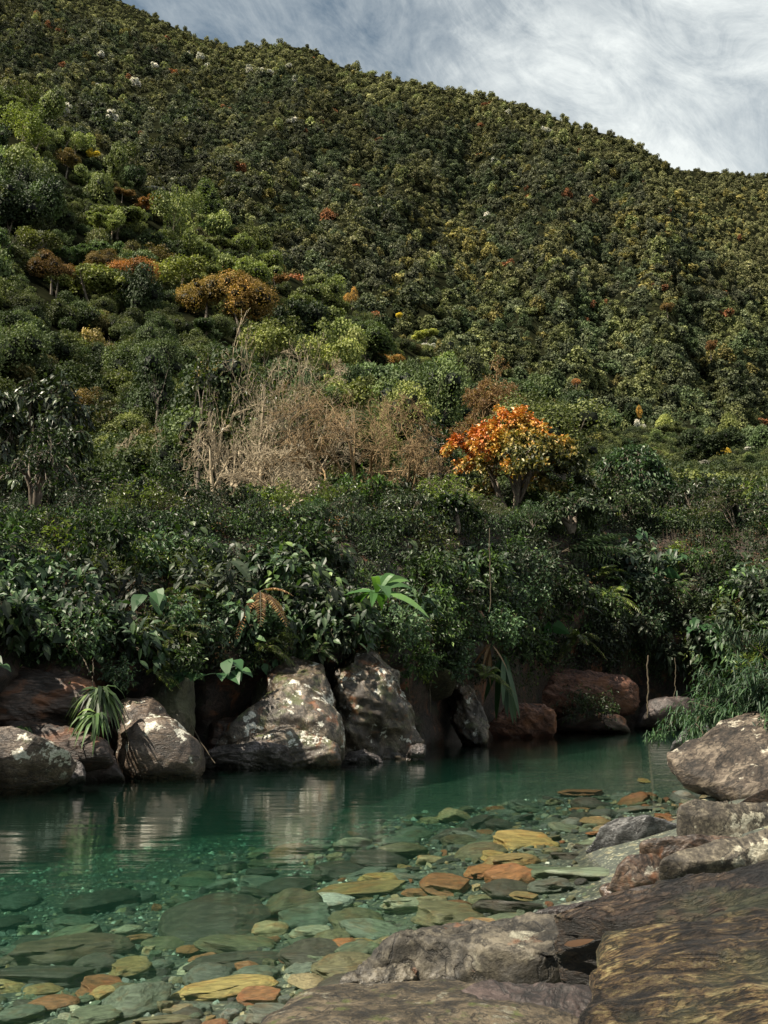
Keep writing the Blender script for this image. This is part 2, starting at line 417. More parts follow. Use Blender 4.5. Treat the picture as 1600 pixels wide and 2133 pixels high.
def back_of(V):
    last = V[-1]; rows = []
    for k in (1, 2, 3):
        q = last.copy(); q[:, 1] += 90*k; q[:, 2] = np.maximum(q[:, 2]*(1-.12*k*k), -5); rows.append(q)
    return np.array(rows)
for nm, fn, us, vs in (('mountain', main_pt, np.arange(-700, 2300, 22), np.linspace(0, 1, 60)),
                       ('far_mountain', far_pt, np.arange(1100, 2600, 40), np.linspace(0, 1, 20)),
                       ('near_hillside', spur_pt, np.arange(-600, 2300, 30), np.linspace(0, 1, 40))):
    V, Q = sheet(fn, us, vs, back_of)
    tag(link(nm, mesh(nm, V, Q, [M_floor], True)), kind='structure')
# ground reaching the horizon, below everything
gm = np.array([[-4000,-300,-3.],[4000,-300,-3],[4000,5000,-3],[-4000,5000,-3]])
tag(link('ground', mesh('ground', gm, [[0,1,2,3]], [M_floor])), kind='structure')

YW = [(-700,9),(-300,12.5),(0,16),(200,17.8),(420,20),(700,22),(870,25),(1010,30),(1140,37),(1320,41),(1450,41),(1600,38),(2300,26)]
def pyw(px):
    d = itp(px, YW)+.0; return CY-F*tan(atan2(-H, d)-PITCH)
def bank_pt(px, s, raw=False):
    """s 0 at the waterline, 1 at the top edge of the bank"""
    yw = itp(px, YW); p0 = pyw(px)
    if s < 0: return np.array([atY(px, p0, yw+2.2)[0], yw+2.2, s*3])
    py = p0+(1076-p0)*s
    y = yw+np.interp(s, [0,.2,.34,.42,.6,1.0], [2.2,2.6,2.2,1.5,2.4,7.5])
    n = 0 if raw else sf(px/120., s*4, 1.3, 4, 8.)*1.25*min(1, (1.05-s)*4)
    return atY(px, py, y+n)
def bank_fn(px, v):
    if v <= 1: return (bank_pt(px, v),)
    k = (v-1)
    yw = itp(px, YW)+7.5
    y = yw+(66-yw)*k; return (atY(px, 1076+9*k, y),)
V, Q = sheet(bank_fn, np.arange(-650, 2200, 12), np.concatenate([[-.6, -.1], np.linspace(0, 1, 46), 1+np.linspace(.1, 1, 8)]))
M_soil = rockmat('bank soil', (.006,.004,.003), (.018,.010,.006), (.045,.025,.015), 1.1, moss=.35, mcol=(.02,.025,.008), rough=.8, bump=.8, bdist=.12, rust=.3)
tag(link('river_bank', mesh('river_bank', V, Q, [M_soil], True)), kind='structure')

# right bank and riverbed as one height field
SHORE_IMG = [(480,2200),(560,2115),(760,2052),(1100,1905),(1262,1860),(1225,1765),(1420,1705),(1560,1655),(1600,1640)]
SHORE = np.array([atZ(px, py, 0)[:2] for px, py in SHORE_IMG]+[[6.2,14.5],[6.0,19],[7.2,22],[10.5,30],[14,36]])
SHORE = np.vstack([[[-1.6, 1.0]], [[-1.2, 3.5]], SHORE])
def shore_d(x, y):
    """signed distance: positive on the water side (left of the line)"""
    P = np.stack([x, y], -1)[:, None]; A = SHORE[None, :-1]; B = SHORE[None, 1:]
    AB = B-A; t = np.clip(((P-A)*AB).sum(-1)/(AB*AB).sum(-1), 0, 1)
    dd = np.linalg.norm(P-(A+AB*t[..., None]), axis=-1); k = dd.argmin(1)
    ar = np.arange(len(x)); ab = AB[0, k]; ap = P[:, 0]-A[0, k]
    cr = ab[:, 0]*ap[:, 1]-ab[:, 1]*ap[:, 0]
    return np.where(cr > 0, 1, -1)*dd[ar, k]
def bed_z(x, y):
    x = np.asarray(x, float); y = np.asarray(y, float)
    d = shore_d(x, y)
    k = np.interp(y, [8, 12], [1, .5]); k = 1-(1-k)*np.interp(x, [-1, 2.5], [.15, 1])
    wat = -(.05+.16*np.minimum(d, 2.2)*k+.10*np.clip(d-2.2, 0, 8)*k)
    wat = np.maximum(wat, -1.35)
    land = np.where(y < 9, np.minimum(.01-d*.03, .06), np.minimum(.02-d*.25, 1.5))
    n = fbm(np.stack([x*.8, y*.8, x*0], -1), 4, 3)*.10
    return np.where(d > 0, wat, land)*1.0+n*np.clip(np.abs(d)*.5+.2, 0, .8)
xs = np.linspace(-34, 34, 240); ys = np.linspace(-3, 48, 200)
X, Y = np.meshgrid(xs, ys); Z = bed_z(X.ravel(), Y.ravel())
V = np.stack([X.ravel(), Y.ravel(), Z], -1); r, c = X.shape
i = (np.arange(r-1)[:, None]*c+np.arange(c-1)[None]).ravel()
def bedmat():
    m, nt = newmat('river gravel')
    tc = N_(nt, 'ShaderNodeTexCoord'); ob = tc.outputs['Object']
    vo = N_(nt, 'ShaderNodeTexVoronoi', i_Scale=16.0); L_(nt, ob, vo.inputs['Vector'])
    vs = N_(nt, 'ShaderNodeTexVoronoi', i_Scale=42.0); L_(nt, ob, vs.inputs['Vector'])
    s = N_(nt, 'ShaderNodeSeparateColor'); L_(nt, vo.outputs['Color'], s.inputs[0])
    s2 = N_(nt, 'ShaderNodeSeparateColor'); L_(nt, vs.outputs['Color'], s2.inputs[0])
    a = ramp(nt, s.outputs[0], [(0, (.03,.035,.028)), (.5, (.06,.068,.05)), (.8, (.11,.11,.07)), (1, (.24,.22,.13))])
    b = ramp(nt, s2.outputs[1], [(0, (.025,.03,.025)), (.5, (.055,.065,.05)), (.9, (.11,.12,.08)), (1, (.4,.4,.3))])
    f = ramp(nt, s.outputs[1], [(.55, 0.), (.6, 1.)])
    col = mixc(nt, f, b, a)
    col = mixc(nt, ramp(nt, vs.outputs['Distance'], [(.25, 0.), (.6, .6)]), col, (.03,.035,.03))
    bs = N_(nt, 'ShaderNodeBsdfPrincipled', i_Roughness=.8); L_(nt, col, bs.inputs['Base Color'])
    bp = N_(nt, 'ShaderNodeBump', i_Strength=.6, i_Distance=.03); bp.invert = True; L_(nt, vo.outputs['Distance'], bp.inputs['Height']); L_(nt, bp.outputs[0], bs.inputs['Normal'])
    o = N_(nt, 'ShaderNodeOutputMaterial'); L_(nt, bs.outputs[0], o.inputs[0])
    return m
tag(link('riverbed', mesh('riverbed', V, np.stack([i, i+1, i+c+1, i+c], 1), [bedmat()], True)), kind='structure')

# water: a closed body with absorption
def watermat():
    m, nt = newmat('clear river water')
    tc = N_(nt, 'ShaderNodeTexCoord'); mp = N_(nt, 'ShaderNodeMapping'); L_(nt, tc.outputs['Object'], mp.inputs[0])
    mp.inputs['Scale'].default_value = (.8, 2.6, 1)
    n1 = noise(nt, .9, 3, .5, mp.outputs[0]); n2 = noise(nt, 5.5, 3, .55, mp.outputs[0])
    hgt = mth(nt, 'ADD', mth(nt, 'MULTIPLY', n1, 1.0), mth(nt, 'MULTIPLY', n2, .10))
    bp = N_(nt, 'ShaderNodeBump', i_Strength=.10, i_Distance=.10); L_(nt, hgt, bp.inputs['Height'])
    fr = N_(nt, 'ShaderNodeFresnel', i_IOR=1.33)
    gl = N_(nt, 'ShaderNodeBsdfAnisotropic', i_Roughness=.045); L_(nt, bp.outputs[0], gl.inputs['Normal'])
    gl.inputs[0].default_value = (1, 1, 1, 1)
    tr = N_(nt, 'ShaderNodeBsdfTransparent')
    mx = N_(nt, 'ShaderNodeMixShader'); L_(nt, fr.outputs[0], mx.inputs[0]); L_(nt, tr.outputs[0], mx.inputs[1]); L_(nt, gl.outputs[0], mx.inputs[2])
    va = N_(nt, 'ShaderNodeVolumeAbsorption', i_Density=.62); va.inputs[0].default_value = (.32, .60, .51, 1)
    o = N_(nt, 'ShaderNodeOutputMaterial'); L_(nt, mx.outputs[0], o.inputs[0]); 
    vs = N_(nt, 'ShaderNodeVolumeScatter', i_Density=.02); vs.inputs[0].default_value = (.25, .85, .62, 1)
    ad = N_(nt, 'ShaderNodeAddShader'); L_(nt, va.outputs[0], ad.inputs[0]); L_(nt, vs.outputs[0], ad.inputs[1]); L_(nt, ad.outputs[0], o.inputs['Volume'])
    return m
bx = np.array([[x, y, z] for z in (-2.6, 0) for x, y in ((-33,-2.5),(33,-2.5),(33,47),(-33,47))], float)
tag(link('river_water', mesh('river_water', bx, [[3,2,1,0],[4,5,6,7],[0,1,5,4],[1,2,6,5],[2,3,7,6],[3,0,4,7]], [watermat()])), kind='structure')
G['darkleaf'] = leafmat('dark glossy leaves', [(0, (.016,.024,.012)), (.6, (.035,.055,.024)), (1, (.09,.12,.05))], .42, .12, .45)
# ------------------------------------------------------------------ forest crowns
def crown_mesh(name, seed, nleaf, lobes=7, ls=.2, flat=.8, top=None, core=True, asp=1.5, upb=.35):
    rng = np.random.default_rng(seed); mb = MB()
    K = int(rng.integers(3, 6)); sub = nrm(rng.normal(size=(K, 3)))*rng.uniform(.25, .62, (K, 1)); sub[:, 2] = np.abs(sub[:, 2])*flat
    own = rng.integers(0, K, lobes); C = sub[own]+nrm(rng.normal(size=(lobes, 3)))*rng.uniform(.18, .42, (lobes, 1))*np.array([1, 1, flat*.8]); C[:, 2] -= .1
    C[:, :2] *= rng.uniform(.75, 1.15, 2)
    R = rng.uniform(.15, .33, lobes); C[0] = (0, 0, .0); R[0] = .36
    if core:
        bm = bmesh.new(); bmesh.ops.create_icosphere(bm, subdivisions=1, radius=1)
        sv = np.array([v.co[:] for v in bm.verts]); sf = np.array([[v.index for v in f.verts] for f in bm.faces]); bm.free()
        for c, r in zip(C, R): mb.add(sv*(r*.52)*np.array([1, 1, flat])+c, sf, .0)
    k = rng.choice(lobes, nleaf, p=R**2/np.sum(R**2))
    d = nrm(rng.normal(size=(nleaf, 3))+np.array([0, 0, upb]))
    lump = 1+.13*vnoise(d*3.+k[:, None]*7.7, seed)
    P = C[k]+d*(R[k]*lump*(.72+.30*rng.random(nleaf)+.25*rng.random(nleaf)**5))[:, None]*np.array([1, 1, flat])
    Nn = nrm(d+rng.normal(size=(nleaf, 3))*.45+np.array([0, 0, .35])); D = nrm(rng.normal(size=(nleaf, 3))+d*.3)
    L = ls*rng.uniform(.6, 1.4, nleaf)
    # tone varies at random, a real colour difference between old and new leaves by clump
    base = .48+.2*vnoise(P*3.1+seed, seed+3)+rng.normal(size=lobes)[k]*.13+rng.normal(size=nleaf)*.07
    add_leaves(mb, P-D*(L*.5)[:, None], D, Nn, L, L/asp, 1, fold=.08, droop=.15, a=np.clip(base, .1, 1))
    return mb, C, R
def proto(name, mb, mats):
    return bpy.data.objects.new(name, mb.data(name, mats))
def scatter(name, P, sc, rz, idx, tint, protos, tilt=None):
    me = bpy.data.meshes.new(name); me.vertices.add(len(P)); me.vertices.foreach_set('co', np.asarray(P, np.float32).ravel())
    for nm, a, ty in (('sc', sc, 'FLOAT'), ('rz', rz, 'FLOAT'), ('idx', idx, 'INT')):
        A = me.attributes.new(nm, ty, 'POINT'); A.data.foreach_set('value', np.asarray(a, np.int32 if ty == 'INT' else np.float32))
    A = me.attributes.new('tint', 'FLOAT_COLOR', 'POINT'); A.data.foreach_set('color', np.hstack([tint, np.ones((len(P), 1))]).astype(np.float32).ravel())
    if tilt is None: tilt = np.zeros((len(P), 2))
    for q, nm in enumerate(('tx', 'ty')):
        A = me.attributes.new(nm, 'FLOAT', 'POINT'); A.data.foreach_set('value', tilt[:, q].astype(np.float32))
    o = link(name, me)
    ng = bpy.data.node_groups.new(name+' scatter', 'GeometryNodeTree')
    ng.interface.new_socket('Geometry', in_out='INPUT', socket_type='NodeSocketGeometry'); ng.interface.new_socket('Geometry', in_out='OUTPUT', socket_type='NodeSocketGeometry')
    gi = ng.nodes.new('NodeGroupInput'); go = ng.nodes.new('NodeGroupOutput')
    jn = ng.nodes.new('GeometryNodeGeometryToInstance')
    for p in reversed(protos):
        oi = ng.nodes.new('GeometryNodeObjectInfo'); oi.inputs['Object'].default_value = p; oi.inputs['As Instance'].default_value = False
        ng.links.new(oi.outputs['Geometry'], jn.inputs[0])
    ip = ng.nodes.new('GeometryNodeInstanceOnPoints'); ip.inputs['Pick Instance'].default_value = True
    def na(nm, ty):
        n = ng.nodes.new('GeometryNodeInputNamedAttribute'); n.data_type = ty; n.inputs[0].default_value = nm
        return [s for s in n.outputs if s.enabled and s.name == 'Attribute'][0]
    cx = ng.nodes.new('ShaderNodeCombineXYZ'); ng.links.new(na('rz', 'FLOAT'), cx.inputs[2]); ng.links.new(na('tx', 'FLOAT'), cx.inputs[0]); ng.links.new(na('ty', 'FLOAT'), cx.inputs[1])
    ng.links.new(gi.outputs[0], ip.inputs['Points']); ng.links.new(jn.outputs[0], ip.inputs['Instance'])
    ng.links.new(na('idx', 'INT'), ip.inputs['Instance Index']); ng.links.new(cx.outputs[0], ip.inputs['Rotation']); ng.links.new(na('sc', 'FLOAT'), ip.inputs['Scale'])
    ng.links.new(ip.outputs[0], go.inputs[0])
    md = o.modifiers.new('scatter', 'NODES'); md.node_group = ng
    return o
far_protos = []
for q in range(8):
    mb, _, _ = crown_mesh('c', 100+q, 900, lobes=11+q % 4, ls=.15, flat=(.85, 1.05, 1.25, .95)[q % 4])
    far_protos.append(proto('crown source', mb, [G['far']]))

# colours of the kinds of trees (multiply the leaf colour)
T_DARK = (.62,.72,.62); T_MID = (1,1,1); T_OLIVE = (1.25,1.18,.9); T_LIGHT = (1.7,1.75,1.2); T_YEL = (2.4,2.0,1.15)
T_WHITE = (5.0,4.5,6.6); T_RUST = (3.0,1.25,.95); T_GREY = (1.5,1.4,1.5); T_GOLD = (6.5,4.3,.9); T_RED = (2.7,1.0,.55)
WH = [(205,122),(390,122),(425,134),(520,157),(540,158),(560,163),(612,172),(205,197),(275,190),(130,253),(225,262),(232,270),(325,150),(610,270),(1058,242),(1028,348),(1018,470),(1140,285),(600,148),(290,185),(400,128),(545,165),(35,270),(430,141)]
YC = [(900,495,70),(850,580,45),(1300,530,40),(1380,590,70),(960,520,60),(1310,450,40),(880,460,50),(1500,480,60),(1150,530,50),(1090,420,40),(1000,560,50),(1560,420,40),(1420,460,60)]
def tint_main(px, py, rng):
    n = sf(px/70., py/70., 0, 3, 77.)
    r = rng.random(); b = rng.uniform(.62, 1.35)
    t = np.array(T_MID)*.85
    if n > .12: t = np.array(T_OLIVE)*.85
    elif n < -.15: t = np.array(T_DARK)
    ridge = py-itp(px, MAIN)
    if ridge < 60: t = np.array(T_OLIVE)*1.1
    if py > 560+.05*px: t = t*np.array([1.0, 1.08, .95])
    for cx, cy, cr in YC:
        if (px-cx)**2+((py-cy)*1.3)**2 < cr*cr and r < .30: return np.array(T_YEL)*rng.uniform(.6, 1.05)
    if r < .03: return np.array(T_YEL)*rng.uniform(.4, .6)
    if r > .995: return np.array(T_RUST)*rng.uniform(.5, .8)
    if r > .93: return np.array(T_LIGHT)*.9*b
    return t*b*(1+.45*sf(px/150., py/110., 2, 2, 33.))
def forest(name, fn, lo, hi, plo, phi, D, vmin=.0, rngseed=5, ystep=.24, xstep=.5):
    rng = np.random.default_rng(rngseed); P = []; S = []; Tn = []; W = []
    px = plo
    while px < phi:
        v = vmin+rng.random()*.01
        p0 = fn(px, 0)[1]; p1 = fn(px, 1)[1]
        while v < 1.0:
            x = px+rng.uniform(-9, 9); p, py, d = fn(x, v)
            dpx = D*F/d
            if rng.random() < 12./(dpx*xstep):
                s = D*.60*rng.choice([.55, .8, 1.0, 1.25, 1.6], p=[.15, .28, .3, .2, .07])*rng.uniform(.85, 1.15)*(1+.25*sf(x/120., py/100., 5, 2, 12.))
                P.append(p+np.array([0, 0, s*.45-2.2])); S.append(s); Tn.append(tint_main(x, py, rng)); W.append((x, py))
            v += ystep*dpx/max(60, abs(p0-p1))*rng.uniform(.7, 1.3)
        px += 12
    return np.array(P), np.array(S), np.array(Tn), np.array(W)
P, S, Tn, W = forest('m', main_pt, 0, 1, -330, 2000, 9.0)
for wx, wy in WH:     # white flowering crowns
    k = np.argmin((W[:, 0]-wx)**2+(W[:, 1]-wy)**2); Tn[k] = T_WHITE; S[k] = 5.5; P[k, 2] += 4.5
n = len(P)
o = scatter('mountain_forest', P, S, RNG.uniform(0, 6.3, n), RNG.integers(0, 8, n), Tn, far_protos, RNG.normal(size=(n, 2))*.15)
tag(o, 'dense dark green forest with white and yellow flowering crowns covering the mountain', 'forest', kind='stuff')
print('mountain trees', n)
P, S, Tn, W = forest('f', far_pt, 0, 1, 1330, 1800, 10, rngseed=6)
n = len(P)
o = scatter('far_mountain_forest', P, S, RNG.uniform(0, 6.3, n), RNG.integers(0, 8, n), Tn, far_protos)
tag(o, 'olive forest on the distant ridge at the right edge', 'forest', kind='stuff')

# ------------------------------------------------------------------ trees of the near hillside, each one a thing
def mid_tree(name, seed, nleaf=4600, lobes=18, flat=.85, ls=.066, bare=False, sparse=False, trunk=1.15):
    """unit crown radius about 1, trunk below; returns (empty, crown, trunk)"""
    rng = np.random.default_rng(seed)
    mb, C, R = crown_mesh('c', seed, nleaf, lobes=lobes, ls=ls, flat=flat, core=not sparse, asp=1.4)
    br = []
    tb = grow([[0, 0, -trunk]], [[rng.normal()*.08, rng.normal()*.08, 1]], trunk*1.0, .055, [dict(n=5, len=.45, rad=.55, angle=.75, up=.10, wander=.2, t0=.6), dict(n=4, len=.5, rad=.5, angle=.7, up=.06, wander=.25)], rng, 5)
    t = branch_mb(tb)
    return mb.data(name+' crown', [G['mid']]), t.data(name+' trunk', [G['palebark' if sparse else 'bark']], True)
MT = {}
for key, n_, kw in (('round', 4, {}), ('near', 3, dict(nleaf=11000, ls=.038, lobes=30)), ('nearflat', 2, dict(nleaf=9000, ls=.04, lobes=30, flat=.6)), ('tall', 2, dict(flat=1.25)), ('flat', 2, dict(flat=.5, lobes=20)), ('open', 3, dict(sparse=True, nleaf=2300, ls=.07, lobes=16))):
    MT[key] = [mid_tree('tree', 300+17*q+len(key)*5, **kw) for q in range(n_)]
protos_t = {}
def place_tree(kind, var, p, R, tint, label, cat='tree', group=None, name='forest_tree', rz=0.):
    key = (kind, var % len(MT[kind])); cm, tm = MT[kind][key[1]]
    e = link(name, None, p, rz=rz, sc=R); e.empty_display_size = .2
    tag(e, label, cat, group)
    c = link('crown', cm, parent=e); c['tint'] = [float(x) for x in tint]
    link('trunk', tm, parent=e)
    return e
def put(px, py, w, d, kind, var, tint, label, group=None, name='forest_tree', hz=1.0, keep=False):
    """crown centre at pixel, w = crown width in photo pixels, d = distance"""
    if d > 69 and px > 0 and not keep:      # seat it on the slope
        pg = py+w*.42; d = max(62, spur_pt(px, min(.99, max(.02, (1082-pg)/(1082-itp(px, SPUR)))))[2]-3)
    R = w/2/F*d*1.2
    p = atY(px, py, d)
    e = place_tree(kind, var, p, R, tint, label, group=group, name=name, rz=(px*1.7) % 6.28)
    e.scale = (R, R, R*hz)
    return e
SPECIAL = [ # px py w d kind tint label
 (195,322,30,236,'open',T_GOLD,'small bright yellow flowering tree high on the left ridge line','flowering_tree'),
 (335,412,34,238,'open',T_GOLD,'bright yellow flowering tree on the ridge beside a white one','flowering_tree'),
 (325,398,36,240,'flat',(4.9,4.1,8.6),'white flowering tree touching the yellow tree on the ridge','flowering_tree'),
 (70,510,66,165,'open',(3.6,3.0,6.0),'pale white flowering tree above the rust crowns at left','flowering_tree'),
 (262,572,135,150,'near',T_RED,'red orange crown, the reddest tree on the left hillside','autumn_tree'),
 (205,555,90,155,'near',(1.9,1.1,.7),'dull orange brown crown left of the reddest tree','autumn_tree'),
 (110,560,105,150,'near',(1.7,.85,.6),'dark rust crown below the white flowering tree at left','autumn_tree'),
 (430,608,135,150,'near',(2.7,1.6,1.05),'tan brown half bare crown in the middle of the hillside, left of the pair','autumn_tree'),
 (505,632,170,146,'near',(2.9,1.55,1.0),'wide salmon brown half bare crown in the middle of the hillside','autumn_tree'),
 (578,580,55,200,'round',(2.6,1.2,.8),'small rust crown standing right above the salmon brown tree','autumn_tree'),
 (300,420,60,232,'flat',(2.4,1.0,.55),'flat orange red crown just left of the yellow ridge tree','autumn_tree'),
 (255,398,42,236,'flat',(2.0,1.0,.6),'small dull orange crown farther left under the ridge','autumn_tree'),
 (140,332,70,228,'round',(1.5,.9,.55),'brown crown left below the small yellow ridge tree','autumn_tree'),
 (733,618,34,250,'tall',(4.2,2.2,1.3),'narrow salmon pink crown at the far edge of the hillside','flowering_tree'),
 (830,657,24,275,'round',T_GOLD,'tiny yellow crown at the far edge of the hillside, right of the salmon one','flowering_tree'),
 (888,692,56,240,'flat',(3.0,2.8,1.2),'pale yellow green spreading crown above the white flat one','forest_tree'),
 (884,720,40,228,'flat',(5.0,4.3,9.0),'flat white flowering crown in the middle of the valley','flowering_tree'),
 (32,726,44,128,'flat',(4.4,3.7,7.0),'creamy white flowering crown at the left edge','flowering_tree'),
 (8,752,44,120,'round',T_RED,'orange red crown cut by the left edge under the creamy one','autumn_tree'),
 (402,746,26,140,'flat',(4.8,4.1,8.4),'upper of two small white flowering crowns near the dark gap','flowering_tree'),
 (400,785,28,130,'flat',(4.8,4.1,8.4),'lower of two small white flowering crowns near the dark gap','flowering_tree'),
 (812,752,62,150,'open',(3.0,1.5,.85),'orange brown tree behind the bare trees, right of centre','autumn_tree'),
 (1200,796,32,210,'round',(3.0,1.2,.9),'small rust red crown right above the bare domed tree','autumn_tree'),
 (1480,722,44,300,'round',(2.0,.9,.7),'rust crown high at the right below the mountain','autumn_tree'),
 (1390,640,36,330,'round',(2.2,1.2,.9),'dusty pink brown crown at the foot of the mountain, right','autumn_tree'),
 (1510,948,52,120,'round',(5.0,3.0,.7),'golden orange rounded crown near the right edge','autumn_tree'),
 (1556,934,26,130,'flat',(4.8,4.1,8.4),'small white crown right of the golden one','flowering_tree'),
 (1462,966,46,105,'flat',(2.8,2.3,4.6),'pale grey white flowering branches left of the golden crown','flowering_tree'),
 (1330,862,24,130,'tall',(4.2,2.2,1.0),'small orange top rising over the white pyramid tree','autumn_tree'),
 (1330,893,32,128,'tall',(4.8,4.1,8.2),'white flowering pyramid shaped tree in the right valley','flowering_tree'),
 (1236,918,62,110,'round',(1.8,1.5,1.0),'round brownish olive crown behind the orange tree','forest_tree'),
 (1155,860,90,140,'flat',(2.6,2.6,1.3),'pale lime green spreading crown behind the orange tree','forest_tree'),
 (262,985,60,70,'open',(3.0,1.5,.9),'orange brown dry crown above the bank at left','autumn_tree'),
 (170,835,80,90,'open',(2.0,1.2,.9),'brownish thin crown right behind the big leaved tree','autumn_tree'),
 (1540,1040,150,64,'open',(2.6,2.0,.8),'low yellow brown bush tree on the bank top at the right edge','forest_tree'),
 (1440,1030,110,66,'round',(1.5,1.5,.9),'olive bush tree on the bank top left of the yellow brown one','forest_tree'),
 (1310,1038,130,62,'flat',(2.3,2.3,.8),'low yellow green bush between the orange tree and the olive one','forest_tree'),
]
for i, (px, py, w, d, kind, tn, lb, nm) in enumerate(SPECIAL):
    put(px, py, w, d, kind, i, tn, lb, name=nm, hz=1.25 if kind == 'tall' else 1)
# the many green trees of the near hillside
rng = np.random.default_rng(41); cnt = 0; taken = [(s[0], s[1], s[2]) for s in SPECIAL]
GR = {}
cand = []
px = -60
while px < 1680:
    v = .03
    while v < .995:
        x = px+rng.uniform(-30, 30); p, py, d = spur_pt(x, v); D = 9.0
        dpx = D*F/d
        if rng.random() < 40/(dpx*.56): cand.append((x, v, p, py, d))
        v += .36*dpx/max(100, 1082-itp(x, SPUR))*rng.uniform(.75, 1.25)
    px += 40
cand.sort(key=lambda c: c[4])
print('hillside candidates', len(cand))
for x, v, p, py, d in cand:
    R = 6.4*rng.uniform(.5, 1.25)
    if d > 180: R *= 1.05
    cyp = py-R*.75*F/d
    if any(abs(x-a) < .42*w+R*F/d*.45 and -R*F/d*.5 < (cyp-b) < .8*w+R*F/d*.55 and w < 150 for a, b, w in taken) and rng.random() < .8: continue
    r = rng.random(); tn = np.array(T_MID); cname = 'dark green'
    edge = py-itp(x, SPUR)
    lightz = (x < 260 and edge < 190) or (330 < x < 760 and edge < 150)
    nz = sf(x/110., py/90., 4, 2, 91.)
    if lightz and r < .75: tn = np.array(T_LIGHT)*.95; cname = 'light yellow green'; kind = ('open', 'round', 'flat')[int(r*30) % 3]
    elif nz > .22: tn = np.array((1.5,1.45,.95)); cname = 'olive green'; kind = ('round', 'open')[int(r*20) % 2]
    elif nz < -.05: tn = np.array((.55,.72,.60)); cname = 'very dark green'; kind = ('round', 'round', 'flat')[int(r*30) % 3]
    else: tn = np.array((.85,1.0,.80)); kind = ('round', 'tall', 'round', 'flat')[int(r*40) % 4]
    if x > 900 and cname == 'dark green' and r < .5: tn = np.array((1.2,1.22,.95)); cname = 'mid green'
    if r > .955: tn = np.array((2.0,1.35,1.0)); cname = 'thin brownish'; kind = 'open'
    tn = tn*rng.choice([.6, .9, 1.2, 1.7], p=[.25, .3, .3, .15])
    if 'light' in cname: tn = tn*min(1., 2.1/max(tn))
    if d < 125 and kind != 'open': kind = 'nearflat' if kind == 'flat' else 'near'
    zone = 'left' if x < 500 else ('central' if x < 1000 else 'right')
    hgt = 'upper' if edge < 170 else 'lower'
    word = {'round': 'rounded', 'tall': 'tall domed', 'flat': 'flat topped', 'open': 'loose feathery', 'near': 'rounded', 'nearflat': 'flat topped'}[kind]
    lb = f'{cname} {word} tree in the {hgt} {zone} part of the near hillside'
    e = place_tree(kind, int(rng.integers(0, 9)), p+np.array([0, 0, R*.75]), R, tn, lb, group=f'{cname} {word} trees, {hgt} {zone} hillside', rz=rng.uniform(0, 6.3))
    e.scale = (R, R*rng.uniform(.8, 1.15), R*rng.choice([.8, 1.0, 1.25, 1.5])); cnt += 1
print('hillside trees', cnt)
assert cnt < 320, cnt

# lower growth filling the hillside between the single trees
rngu = np.random.default_rng(8); UP = []; US = []; UT = []; UI = []
mp_ = [bpy.data.objects.new('crown source', MT[k][q][0]) for k, q in (('round', 0), ('round', 1), ('open', 0), ('near', 0))]
for q in range(1400):
    x = rngu.uniform(-120, 1720); v = rngu.random()**.8*.99; p, py, d = spur_pt(x, v); s = rngu.uniform(2.0, 4.2)
    t = np.array([(.6,.75,.6), (1,1.05,.8), (1.5,1.5,1.0), (1.3,1.0,.8)][int(rngu.choice(4, p=[.4, .35, .18, .07]))])*rngu.uniform(.5, 1.1)
    UP.append(p+np.array([0, 0, s*.4])); US.append(s); UT.append(t); UI.append(int(rngu.integers(0, 4)))
tag(scatter('hillside_scrub', np.array(UP), np.array(US), rngu.uniform(0, 6, len(UP)), np.array(UI), np.array(UT), mp_), 'low dark green scrub filling the gaps between the hillside trees', 'scrub', kind='stuff')
# ------------------------------------------------------------------ big trees along the top of the bank
def tree_obj(name, label, base, trunk_mb, crown_mb, bmat, lmat, group=None, cat='tree'):
    e = link(name, None, base); tag(e, label, cat, group)
    link('trunk', trunk_mb.data('trunk', [bmat], True), parent=e)
    if crown_mb is not None: link('crown', crown_mb.data('crown', [lmat]), parent=e)
    return e
def twig_leaves(br, n_per, L, W, rng, spread=.3, k=1, prof='ellip', lo=0, down=.2, a=None, mb=None, droop=.3):
    mb = mb or MB()
    PT = br[-1][0]; m = len(PT)
    t = rng.uniform(lo, 1, (m, n_per)); ix = t*(PT.shape[1]-1.001); i0 = ix.astype(int); fr = (ix-i0)[..., None]; mi = np.arange(m)[:, None]
    P = PT[mi, i0]*(1-fr)+PT[mi, i0+1]*fr; TD = nrm(PT[mi, i0+1]-PT[mi, i0])
    P = P.reshape(-1, 3); TD = TD.reshape(-1, 3)
    D = nrm(TD*.5+rng.normal(size=P.shape)*.6+np.array([0, 0, -down])); Nn = nrm(rng.normal(size=P.shape)*.4+np.array([0, 0, 1.]))
    P = P+rng.normal(size=P.shape)*spread*.3
    LL = L*rng.uniform(.65, 1.3, len(P))
    aa = None if a is None else a(P)
    add_leaves(mb, P, D, Nn, LL, LL*W/L, k, prof, droop, .12, rng, aa)
    return mb
def dome(br, w, h, k=.62, c=1.15):
    out = []
    for P, R in br:
        P = P.copy(); q = np.clip(np.hypot(P[..., 0], P[..., 1])*2/w, 0, 1.15); lim = h*np.sqrt(np.maximum(1-k*q*q, .15))
        P[..., 2] = lim*np.tanh(P[..., 2]/h*c)/np.tanh(c); out.append((P, R))
    return out
def fit(br, w, h):
    """scale a grown skeleton so its spread is w wide and h tall"""
    A = np.concatenate([x[0].reshape(-1, 3) for x in br]); lo = np.percentile(A, 1.5, 0); hi = np.percentile(A, 98.5, 0); hi[2] = np.percentile(A[:, 2], 99.7)
    sx = w/max(hi[0]-lo[0], hi[1]-lo[1]); sz = h/hi[2]; cx = (lo[0]+hi[0])/2
    return [(np.stack([(P[..., 0]-cx*np.clip(P[..., 2:3][..., 0]/hi[2], 0, 1))*sx, P[..., 1]*sx, P[..., 2]*sz], -1), R) for P, R in br]
